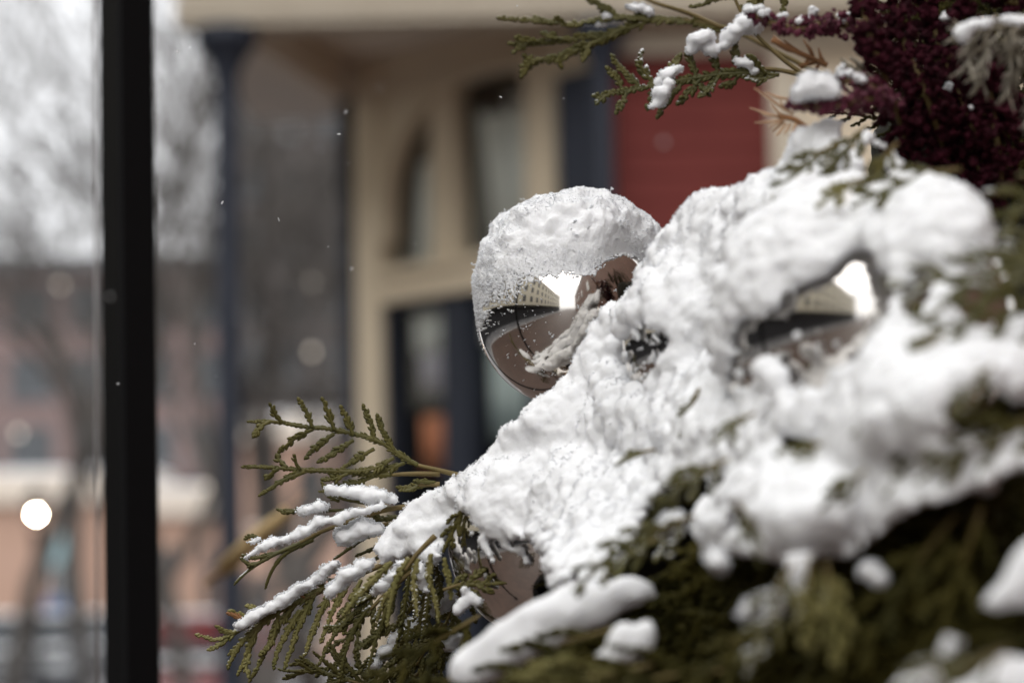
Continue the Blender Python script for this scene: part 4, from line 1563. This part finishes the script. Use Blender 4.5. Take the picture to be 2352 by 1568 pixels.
# sprigs at the top before the porch
sprig('topmost cedar sprig reaching left across the porch ceiling', 1.50,
      [[(1900, 180), (1800, 128), (1700, 78), (1640, 58), (1570, 45)], [(1660, 66), (1580, 30), (1500, 5), (1440, -25)]],
      [[(1700, 78), (1600, 52), (1520, 46), (1440, 40), (1380, 44), (1320, 55), (1260, 50), (1200, 46), (1150, 42)],
       [(1500, 46), (1430, 70), (1370, 82), (1300, 92), (1240, 96), (1175, 100)], [(1440, 62), (1380, 92), (1330, 112), (1280, 130), (1235, 142), (1210, 160)],
       [(1330, 112), (1300, 128), (1265, 142)], [(1250, 135), (1215, 145), (1200, 172)], [(1300, 56), (1290, 48), (1280, 42)], [(1260, 52), (1240, 46), (1232, 42)],
       [(1300, 92), (1270, 84), (1250, 78)], [(1240, 96), (1215, 92), (1190, 88)], [(1220, 98), (1200, 108), (1184, 118)], [(1360, 98), (1345, 120), (1340, 135)],
       [(1290, 125), (1285, 138), (1288, 150)], [(1420, 38), (1395, 22), (1370, 10), (1350, -5)], [(1500, 45), (1480, 30), (1465, 22)], [(1230, 142), (1220, 136), (1208, 130)]],
      M_CED, leaf=.0066, seed=9)
sprig('snow tufted cedar sprig pointing left before the red wall', 1.42,
      [[(1930, 240), (1850, 175), (1790, 130), (1720, 60), (1680, -20)], [(1850, 175), (1780, 160), (1720, 160)]],
      [[(1790, 172), (1720, 168), (1650, 172), (1580, 182), (1520, 192), (1460, 205), (1410, 214), (1368, 220)],
       [(1470, 200), (1440, 170), (1420, 150), (1408, 132)], [(1500, 192), (1480, 165), (1470, 145), (1474, 122)], [(1540, 186), (1545, 155), (1560, 130)],
       [(1600, 178), (1590, 150), (1580, 125), (1585, 110)], [(1650, 172), (1640, 140), (1625, 110)], [(1700, 165), (1690, 130), (1690, 100)],
       [(1430, 210), (1420, 185), (1398, 160)], [(1440, 212), (1430, 235), (1418, 255)], [(1400, 214), (1385, 225), (1374, 235)], [(1520, 195), (1500, 220), (1490, 245)],
       [(1570, 188), (1545, 215), (1525, 240), (1512, 265)], [(1610, 182), (1580, 215), (1560, 235)], [(1650, 178), (1630, 205), (1610, 220)], [(1700, 172), (1680, 192), (1660, 198)],
       [(1760, 170), (1740, 148), (1722, 132)], [(1780, 175), (1750, 182), (1720, 182)], [(1590, 182), (1610, 200), (1625, 215)]],
      M_CEDS, leaf=.0064, seed=10)
sprig('dark cedar twig hanging in from the top edge above the red wall', 1.44,
      [[(1760, -60), (1740, -20), (1720, 20)]],
      [[(1720, -20), (1680, -10), (1640, 0), (1610, 12), (1588, 15)], [(1760, -30), (1745, 10), (1735, 40), (1728, 60)], [(1800, -30), (1800, 10), (1795, 30)], [(1700, -15), (1660, -22), (1620, -18)],
       [(1750, -10), (1720, 15), (1705, 18)]],
      M_CED, leaf=.006, seed=12)


def auto_sprig(mb, base, dirv, n, L, rng, leaf=.0045):
    d = dirv.normalized()
    n = (n - d * n.dot(d)).normalized()
    s = d.cross(n)
    ax = [base]
    cur = base.copy()
    dd = d.copy()
    for i in range(6):
        dd = (dd + Vector((0, 0, -.06)) + s * rng.gauss(0, .06)).normalized()
        cur = cur + dd * (L / 6)
        ax.append(cur.copy())
    twig(mb, ax, n, .0019, .0014, leaf * .75, rng, gap=1.2)
    k = max(7, int(L / .0078))
    for i in range(0, k):
        f = (i + .3) / k
        p = ax[int(f * 6)].lerp(ax[min(6, int(f * 6) + 1)], f * 6 - int(f * 6))
        side = 1 if i % 2 else -1
        bl = L * .42 * (1 - f) ** .6 * min(1, .65 + f * 2) * rng.uniform(.75, 1.1)
        if bl < leaf:
            continue
        d0 = (dd * 1.0 + s * side * .8 + n * rng.gauss(0, .12)).normalized()
        e1 = p + d0 * bl * .55
        e2 = e1 + (d0 + dd * .5 + Vector((0, 0, -.12))).normalized() * bl * .45
        twig(mb, [p, e1, e2], (n + s * rng.gauss(0, .2)).normalized(), .0018, .0012, leaf * 1.15, rng, gap=.95, open_=.72, wf=.42)


def free_sprig(label, px, py, d, ang, L, material, seed, tz=-.1, leaf=.0048, tilt=.3):
    """a sprig growing from a point: ang = direction in the picture plane, tz = towards the lens when negative"""
    r_ = random.Random(seed)
    org = P(px, py, d)
    root = empty('cedar_sprig', tuple(org))
    dv = RT * math.cos(rad(ang)) + UP * math.sin(rad(ang)) + F * tz
    q = MB()
    auto_sprig(q, Vector((0, 0, 0)), dv, view_n(r_, tilt), L, r_, leaf)
    q.build('leaves', material, root)
    q = MB()
    dn = dv.normalized()
    q.tube([-dn * .003, Vector((0, 0, 0)), dn * L * .3], [.0009, .0009, .0006], 6)
    q.build('stem', M_BARK, root)
    tag(root, label, 'evergreen sprig', 'cedar sprigs')


free_sprig('olive cedar sprig breaking through the snow below the buried bauble', 1600, 905, 1.095, 245, .02, M_CEDS, 41)
free_sprig('cedar sprig in the snow gap left of the big round snow lump', 1660, 1060, .965, 205, .035, M_CEDS, 42)
free_sprig('cedar sprig sticking out under the snow left of the round lump', 1580, 1190, .98, 200, .055, M_CEDS, 43)
free_sprig('cedar sprig stretching left from the gap over the long snow finger', 1540, 1225, 1.04, 200, .035, M_CEDS, 44)
free_sprig('cedar tip curling out of the small dark notch in the snow centre right', 1880, 1020, .90, 185, .016, M_CEDS, 45)
free_sprig('cedar sprig in the dark hole at the top of the snow heap', 2050, 340, 1.02, 225, .03, M_CED, 46)
free_sprig('dusted cedar sprig lying at the top of the snow heap under the plumes', 2190, 390, .99, 185, .045, M_CEDS, 47)
free_sprig('small cedar tip in the upper snow slope', 1970, 415, 1.0, 200, .02, M_CEDY, 48)
for lab_, a_ in (('dusty cedar sprig bristling in the upper snow under the crimson plume', (1915, 335, 1.05, 205, .035, M_CEDS, 81)),
                 ('olive cedar tip beside the bristling one in the upper snow', (1980, 300, 1.06, 215, .03, M_CEDS, 82)),
                 ('cedar sprig hanging straight down left of the low grey bauble', (985, 1320, 1.335, 262, .075, M_CED, 83)),
                 ('dark cedar sprig hanging in the middle of the lower left bunch', (935, 1390, 1.35, 245, .075, M_CED, 84)),
                 ('cedar sprig hanging over the crumbly snow patches', (1010, 1440, 1.33, 238, .08, M_CED, 85)),
                 ('cedar sprig reaching the bottom edge right of the crisp small one', (900, 1480, 1.36, 232, .07, M_CEDS, 86)),
                 ('dark cedar sprig at the bottom edge under the crumbly snow patches', (985, 1520, 1.36, 225, .08, M_CED, 87)),
                 ('shaded cedar sprig high in the lower left bunch behind the snow fingers', (900, 1310, 1.36, 232, .075, M_CED, 88)),
                 ('dark cedar sprig in the deepest part of the lower left bunch', (1040, 1390, 1.38, 250, .09, M_CED, 89))):
    free_sprig(lab_, *a_)
for lab_, a_ in (('tiny cedar tip in the right snow lump, close under its top', (2150, 775, .865, 210, .018, M_CEDS, 91)),
                 ('small cedar tip at the right side of the right snow lump', (2265, 850, .835, 215, .022, M_CEDS, 92)),
                 ('faint cedar tip in the snow left of the dark fold at right', (2075, 935, .865, 195, .020, M_CEDS, 93)),
                 ('small cedar tip low in the snow slope at the right', (2160, 1060, .86, 205, .022, M_CEDS, 94)),
                 ('olive cedar tip between the round lump and the right lump', (1975, 1090, .865, 215, .018, M_CEDS, 95)),
                 ('faint cedar tip lying on the middle snow slope', (1490, 1035, 1.09, 190, .016, M_CEDS, 96)),
                 ('small cedar tip under the big buried bauble', (1720, 955, .975, 205, .018, M_CEDS, 97)),
                 ('cedar tip at the left edge of the snow slope beneath the sharp bauble', (1172, 1008, 1.285, 195, .008, M_BARK, 98)),
                 ('small dusted cedar tip in the snow right of the big buried bauble', (2170, 700, .93, 200, .022, M_CEDS, 99))):
    free_sprig(lab_, *a_)
free_sprig('dusted cedar sprig at the right edge beneath the burgundy plumes', 2540, 400, .955, 200, .07, M_CEDS, 49)
free_sprig('snowy cedar sprig at the right edge halfway up', 2560, 490, .93, 190, .075, M_CEDS, 50)
free_sprig('dark green cedar sprig at the right edge above the right snow lump', 2560, 600, .90, 185, .085, M_CEDS, 51)
free_sprig('lowest cedar sprig at the right edge resting on the right snow lump', 2540, 690, .88, 178, .075, M_CEDS, 52)
free_sprig('dark cedar sprig wedged between two snow folds at right', 2260, 930, .86, 205, .04, M_CEDS, 53)
free_sprig('dark cedar sprig running along the lower snow fold at the right edge', 2400, 960, .84, 190, .05, M_CED, 54)
free_sprig('small olive cedar tip on the round snow lump', 1700, 1170, .86, 300, .02, M_CEDS, 55)
free_sprig('drooping yellowish cedar sprig under the round snow lump', 1860, 1300, .86, 262, .03, M_CEDY, 56)
free_sprig('second yellowish cedar sprig hanging right of the snow tongue', 1900, 1310, .85, 285, .034, M_CEDY, 57)
free_sprig('olive cedar sprig left of the snow tongue under the round lump', 1810, 1310, .86, 235, .04, M_CEDS, 58)
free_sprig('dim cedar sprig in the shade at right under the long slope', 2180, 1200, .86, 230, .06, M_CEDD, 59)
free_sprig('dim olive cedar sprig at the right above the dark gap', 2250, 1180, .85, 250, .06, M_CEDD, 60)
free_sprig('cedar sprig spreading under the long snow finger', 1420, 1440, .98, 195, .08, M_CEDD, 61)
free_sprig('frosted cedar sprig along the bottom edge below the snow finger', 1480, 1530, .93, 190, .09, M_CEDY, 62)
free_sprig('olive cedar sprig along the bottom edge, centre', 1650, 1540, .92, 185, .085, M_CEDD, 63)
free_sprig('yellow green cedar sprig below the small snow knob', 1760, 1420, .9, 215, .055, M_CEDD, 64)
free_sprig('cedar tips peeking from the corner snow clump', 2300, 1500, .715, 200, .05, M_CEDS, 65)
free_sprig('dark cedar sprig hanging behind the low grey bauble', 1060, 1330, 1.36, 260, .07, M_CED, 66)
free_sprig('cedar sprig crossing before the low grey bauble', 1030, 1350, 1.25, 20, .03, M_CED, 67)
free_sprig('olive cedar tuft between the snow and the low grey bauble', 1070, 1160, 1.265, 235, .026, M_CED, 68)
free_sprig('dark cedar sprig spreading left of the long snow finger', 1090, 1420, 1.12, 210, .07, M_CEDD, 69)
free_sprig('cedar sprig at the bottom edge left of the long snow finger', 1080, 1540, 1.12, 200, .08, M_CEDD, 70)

# the shaded evergreen mass that fills the arrangement below the snow
def under_mass():
    r_ = random.Random(77)
    protos = []
    for k in range(6):
        q = MB()
        auto_sprig(q, Vector((0, 0, 0)), Vector((1, 0, 0)), Vector((0, 0, 1)), .10, r_, .0058)
        protos.append((np.array([tuple(v) for v in q.v]), q.f))
    VV, FF = [], []
    nb = 0

    def put(px, py, d, ang, tz, sc):
        nonlocal nb
        v, f = r_.choice(protos)
        lp_ = .11 * sc / (K * d)
        for fr_ in (0.0, .35, .7, 1.0):
            x_, y_ = px + math.cos(rad(ang)) * lp_ * fr_, py - math.sin(rad(ang)) * lp_ * fr_
            if y_ < 1000 + (2000 - x_) * .25 and x_ < 2000 and y_ > 300:
                return
            m_ = .03 / (K * d)
            for ox, oy in ((0, 0), (m_ * .7, -m_ * .7), (-m_ * .7, m_ * .7), (0, -m_), (-m_, 0)):
                if inside(MAIN, x_ + ox, y_ + oy) or any(inside(p_, x_ + ox, y_ + oy) for p_ in (FING, CR, RS)):
                    d = max(d, depth_at(x_ + ox, y_ + oy) + .035 - tz * .11 * sc * fr_)
                if inside(BALL4, x_ + ox, y_ + oy):
                    d = max(d, 1.33 - tz * .11 * sc * fr_)
            if x_ < 1020 or (x_ < 1300 and y_ < 1420):
                return
        dv = (RT * math.cos(rad(ang)) + UP * math.sin(rad(ang)) + F * tz).normalized()
        n = view_n(r_, .5)
        n = (n - dv * n.dot(dv)).normalized()
        s = n.cross(dv)
        mtx = np.array([tuple(dv), tuple(s), tuple(n)]) * sc
        VV.append(v @ mtx + np.array(P(px, py, d)))
        FF.extend([tuple(i + nb for i in ff) for ff in f])
        nb += len(v)
    BALL4 = [(1020, 1190), (1430, 1190), (1430, 1320), (1240, 1410), (1040, 1410)]
    zone = [(1180, 1480), (1200, 1420), (1400, 1300), (1500, 1240), (1700, 1200), (2000, 1150), (2200, 1050), (2420, 950), (2450, 1650), (1250, 1650), (1180, 1560)]
    n = 0
    while n < 330:
        px, py = r_.uniform(850, 2450), r_.uniform(1000, 1650)
        if not inside(zone, px, py):
            continue
        n += 1
        base = 1.30 - (px - 1000) / 1400 * .36
        put(px, py, base + r_.uniform(.0, .14), r_.uniform(185, 265), r_.uniform(-.5, .15), r_.uniform(.8, 1.3))
    # behind the upper snow and the plumes
    for _ in range(70):
        px, py = r_.uniform(2080, 2420), r_.uniform(-80, 420)
        put(px, py, r_.uniform(1.23, 1.31), r_.uniform(30, 330), r_.uniform(-.1, .5), r_.uniform(.4, .65))
    for _ in range(60):
        px, py = r_.uniform(2150, 2480), r_.uniform(1180, 1680)
        put(px, py, r_.uniform(.80, 1.0), r_.uniform(190, 270), r_.uniform(-.1, .5), r_.uniform(.6, .9))
    for _ in range(45):
        px, py = r_.uniform(2080, 2450), r_.uniform(-60, 700)
        put(px, py, r_.uniform(1.22, 1.34), r_.uniform(190, 330), r_.uniform(-.2, .3), r_.uniform(.5, .8))
    for _ in range(40):
        px, py = r_.uniform(1250, 2400), r_.uniform(900, 1250)
        put(px, py, depth_at(px, py) + r_.uniform(.06, .12), r_.uniform(180, 270), r_.uniform(-.3, .2), 1.0)
    q = MB()
    q.v = [tuple(p) for p in np.concatenate(VV)]
    q.f = FF
    return q.build('evergreen_mass', M_CEDD, None)


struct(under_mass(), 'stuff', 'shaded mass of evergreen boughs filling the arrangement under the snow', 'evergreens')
# dark core added to stand in for deep shade inside the arrangement
L = []
r_ = random.Random(5)
for _ in range(120):
    px, py = r_.uniform(1250, 2600), r_.uniform(1050, 1900)
    if py < 1700 - (px - 1100) * .45:
        continue
    L.append(ell(P(px, py, 1.22 + r_.uniform(0, .14)), (.035, .035, .045)))
for _ in range(110):
    L.append(ell(P(r_.uniform(2060, 2500), r_.uniform(330, 1000), 1.28 + r_.uniform(0, .08)), (.02, .03, .03)))
for _ in range(60):
    L.append(ell(P(r_.uniform(1462, 1800), r_.uniform(1040, 1360), 1.24 + r_.uniform(0, .08)), (.02, .025, .03)))
for _ in range(50):
    px = r_.uniform(1700, 2600)
    L.append(ell(P(px, r_.uniform(700, 1150), 1.26 + r_.uniform(0, .08)), (.035, .035, .045)))
o = merge_snow('shade_core', L, .006, [(30, .008), (90, .004)], material=mat('core_shade_tone', (0.012, 0.011, 0.007), rough=.95, var=(.02, .018, .01), scale=60))
struct(o, 'stuff', 'added dark core standing in for the shade inside the arrangement', 'dark filler')


# ------------------------------------------------------------------ burgundy plumes
def plume(label, d, path, wpx, material, seed, snowy=0.0, dens=1.0):
    r_ = random.Random(seed)
    root = empty('burgundy_plume', tuple(P(*path[0], d)))
    org = Vector(root.location)
    p = bend([P(x, y, d + .012 * math.sin(i * 1.3 + seed)) - org for i, (x, y) in enumerate(path)])
    q = MB()
    q.tube(p, [.0015] * len(p), 6)
    q.build('stem', M_BARK, root)
    q = MB()
    sn = MB()
    tot = len(p) - 1
    lenp = sum((b - a).length for a, b in zip(p[:-1], p[1:]))
    n = int(lenp / .0011 * dens)
    for i in range(n):
        f = i / n
        j = min(tot - 1, int(f * tot))
        c = p[j].lerp(p[j + 1], f * tot - j)
        ww = wpx * K * d * .5 * (1.0 - .6 * f ** 2) * (.7 + .45 * math.sin(f * 31 + seed) ** 2)
        a = r_.uniform(0, 6.283)
        rr = ww * math.sqrt(r_.random())
        c2 = c + RT * (math.cos(a) * rr) + UP * (math.sin(a) * rr) + F * r_.uniform(-1, 1) * ww * .9
        s = r_.uniform(.0011, .0024) * (1.35 if dens > 3 else 1)
        V, Fc = ICO[0]
        e = Matrix.Rotation(r_.uniform(0, 6.28), 3, Vector((r_.gauss(0, 1), r_.gauss(0, 1), r_.gauss(0, 1))).normalized())
        q.add([c2 + e @ Vector((v[0] * s, v[1] * s * .8, v[2] * s * 1.2)) for v in V], Fc)
        if r_.random() < snowy and (c2 - c).dot(UP) > ww * .25:
            for _k in range(4):
                s2 = r_.uniform(.0012, .0026)
                c3 = c2 + UP * s * .8 + Vector((r_.gauss(0, .0016), r_.gauss(0, .0016), r_.gauss(0, .0008)))
                sn.blob(c3, (s2, s2, s2 * .8), 1)
    q.build('florets', material, root, False)
    if sn.v:
        sn.build('snow_dusting', M_SNOW, root)
    tag(root, label, 'dried plume', 'burgundy plumes')


plume('purple plume with snow along its top, reaching left at the top', 1.20, [(2010, 75), (1950, 62), (1900, 52), (1850, 66), (1790, 58), (1720, 32)], 66, M_BURG, 1, snowy=.16, dens=2.9)
plume('crimson plume lying under the round snow cap', 1.115, [(2040, 225), (1980, 232), (1930, 240), (1870, 244), (1818, 238)], 56, M_BURG, 2, dens=3.0)
plume('burgundy plume with frosted top just right of the round snow cap', 1.13, [(2060, 240), (2010, 205), (1960, 190), (1920, 182)], 66, M_BURG, 3, snowy=.12, dens=2.6)
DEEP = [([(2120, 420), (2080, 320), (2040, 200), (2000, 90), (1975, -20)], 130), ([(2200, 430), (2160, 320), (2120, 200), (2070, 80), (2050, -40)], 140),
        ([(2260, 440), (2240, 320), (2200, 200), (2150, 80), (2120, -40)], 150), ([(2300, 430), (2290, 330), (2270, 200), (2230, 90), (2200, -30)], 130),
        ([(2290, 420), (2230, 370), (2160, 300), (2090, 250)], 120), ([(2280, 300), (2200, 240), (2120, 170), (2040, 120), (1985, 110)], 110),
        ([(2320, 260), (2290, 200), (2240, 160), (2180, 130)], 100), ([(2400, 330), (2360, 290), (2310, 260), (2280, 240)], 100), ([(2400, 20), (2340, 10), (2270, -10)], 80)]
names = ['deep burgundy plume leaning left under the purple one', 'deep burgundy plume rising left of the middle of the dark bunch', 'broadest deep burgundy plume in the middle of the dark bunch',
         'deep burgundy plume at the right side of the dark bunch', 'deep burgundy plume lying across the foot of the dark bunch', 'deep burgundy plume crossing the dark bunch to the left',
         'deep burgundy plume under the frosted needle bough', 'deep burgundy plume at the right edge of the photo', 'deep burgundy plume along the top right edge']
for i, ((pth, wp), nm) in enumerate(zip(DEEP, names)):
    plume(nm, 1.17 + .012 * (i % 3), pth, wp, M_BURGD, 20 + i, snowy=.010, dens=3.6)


# ------------------------------------------------------------------ dry needle twigs
def needles(label, d, stem, tufts, material, r=.0006, name='needle_twig', seed=1, stemm=M_BROWNT):
    r_ = random.Random(seed)
    root = empty(name, tuple(P(*stem[0], d)))
    org = Vector(root.location)
    q = MB()
    p = bend([P(x, y, d) - org for x, y in stem])
    q.tube(p, [.0014] * len(p), 6)
    q.build('stem', stemm, root)
    q = MB()
    for (x0, y0), (x1, y1) in tufts:
        z = r_.gauss(0, .008)
        a, b = P(x0, y0, d) - org, P(x1, y1, d + z) - org
        mid = (a + b) / 2 + Vector((r_.gauss(0, .0008), 0, r_.gauss(-.0004, .0008)))
        q.tube([a, mid, b], [r, r * 1.05, r * .4], 5)
    q.build('needles', material, root)
    tag(root, label, 'dry twig', 'dry needle twigs')


needles('straw orange needle tuft sticking out left of the crimson plume', 1.17, [(1860, 300), (1825, 275), (1790, 268)],
        [((1815, 258), (1732, 202)), ((1812, 228), (1756, 212)), ((1800, 272), (1722, 248)), ((1795, 275), (1733, 282)), ((1800, 280), (1772, 302)), ((1806, 284), (1782, 312)), ((1815, 285), (1800, 310)),
         ((1806, 266), (1770, 240)), ((1812, 270), (1766, 292)), ((1830, 280), (1812, 312)), ((1822, 262), (1790, 222)), ((1800, 268), (1750, 262))], M_STRAW, r=.0007, seed=3)
needles('rusty needle twig between the purple plume and the round snow cap', 1.2, [(1900, 150), (1850, 128), (1810, 110), (1772, 92)],
        [((1850, 128), (1800, 92)), ((1870, 136), (1845, 92)), ((1838, 122), (1784, 104)), ((1880, 140), (1835, 150)), ((1860, 132), (1838, 158)), ((1820, 115), (1776, 82)), ((1896, 148), (1880, 110)),
         ((1884, 142), (1862, 168))], M_BROWNT, r=.0010, seed=4)
rr_ = random.Random(8)
tf = []
for (sx, sy), (ex, ey) in (((2340, 60), (2318, 205)), ((2275, 66), (2252, 190)), ((2395, 55), (2372, 290)), ((2235, 76), (2222, 150)), ((2310, 60), (2345, 160)), ((2430, 50), (2420, 250)),
                           ((2440, 40), (2200, 78)), ((2360, 55), (2300, 120))):
    dx, dy = ex - sx, ey - sy
    ll0 = math.hypot(dx, dy)
    tf.append(((sx, sy), (ex, ey)))
    for k in range(int(ll0 / 5)):
        t = (k + rr_.random()) * 5 / ll0
        an = math.atan2(dy, dx) + rr_.choice((-1, 1)) * rr_.uniform(.25, .75)
        ll = rr_.uniform(28, 62)
        x, y = sx + dx * t, sy + dy * t
        tf.append(((x, y), (x + math.cos(an) * ll, y + math.sin(an) * ll)))
needles('frosted grey needle bough hanging from the top right corner', 1.09, [(2440, 40), (2360, 55), (2280, 68), (2200, 78)], tf, M_GREYN, r=.0007, name='needle_bough', seed=5, stemm=M_BARK)
tf = []
for k in range(26):
    x, y = rr_.uniform(1930, 2020), rr_.uniform(140, 200)
    tf.append(((x + 20, y + 22), (x - rr_.uniform(0, 26), y - rr_.uniform(0, 20))))
needles('greyish needle tuft left of the dark burgundy bunch', 1.16, [(2040, 210), (1990, 180), (1940, 165)], tf, M_GREYN, r=.0008, seed=6)
needles('ochre dry grass blade, blurred, crossing the foot of the navy column', 2.6, [(700, 1130), (640, 1190), (560, 1260), (470, 1335)],
        [((640, 1190), (500, 1300)), ((600, 1220), (470, 1345)), ((660, 1170), (560, 1280)), ((620, 1200), (520, 1320))],
        mat('ochre_grass', (.42, .30, .14), rough=.8), r=.007, name='grass_blade', seed=9, stemm=M_STRAW)


# ------------------------------------------------------------------ snowflakes in the air
r_ = random.Random(99)
fq = MB()
for k in range(6):
    a = k * math.pi / 3
    d_ = Vector((math.cos(a), 0, math.sin(a)))
    fq.tube([d_ * .0001, d_ * .0011], .00016, 4)
    for sgn in (-1, 1):
        b_ = a + sgn * .9
        fq.tube([d_ * .0006, d_ * .0006 + Vector((math.cos(b_), 0, math.sin(b_))) * .0005], .00012, 4)
fq.blob((0, 0, 0), (.0004, .0002, .0004), 0)
flake = fq.build('snowflake', M_SNOW, None, False)
FL = [(r_.uniform(120, 1750), r_.uniform(10, 1000) if k % 3 else r_.uniform(10, 1500), r_.choice((r_.uniform(.6, 1.0), r_.uniform(1.15, 1.6), r_.uniform(1.5, 2.6)))) for k in range(46)]
FL = [p for p in FL if not (1000 < p[0] and p[1] > 430) and not (p[0] > 420 and p[1] > 900)]
for i, (px, py, d) in enumerate(FL):
    f = flake if i == 0 else flake.copy()
    if i:
        COL.objects.link(f)
    f.location = P(px, py, d)
    f.rotation_euler = (r_.uniform(0, 6), r_.uniform(0, 6), r_.uniform(0, 6))
    sc_f = r_.uniform(.35, 1.1)
    f.scale = (sc_f, sc_f, sc_f)
    tag(f, 'tiny white snowflake falling through the air', 'snowflake', 'snowflakes falling in the air')

# the tub the arrangement stands in, just below the picture
c = P(1990, 1568, 1.10)
pl = empty('planter', (c.x, c.y, GZ))
q = MB()
zt_ = 1.40 - GZ
q.lathe((0, 0, 0), [(.13, 0), (.14, .02), (.15, .3), (.175, .8), (.195, zt_ - .06), (.215, zt_ - .05), (.215, zt_), (.19, zt_), (.185, zt_ - .05)], 32)
q.build('tub', M_BLACK, pl)
q = MB()
q.lathe((0, 0, 0), [(.186, zt_ - .06), (.186, zt_ - .045), (.10, zt_ - .02), (.01, zt_ - .01)], 24)
q.build('soil', M_BARK, pl)
tag(pl, 'dark round planter tub holding the evergreen arrangement', 'planter')
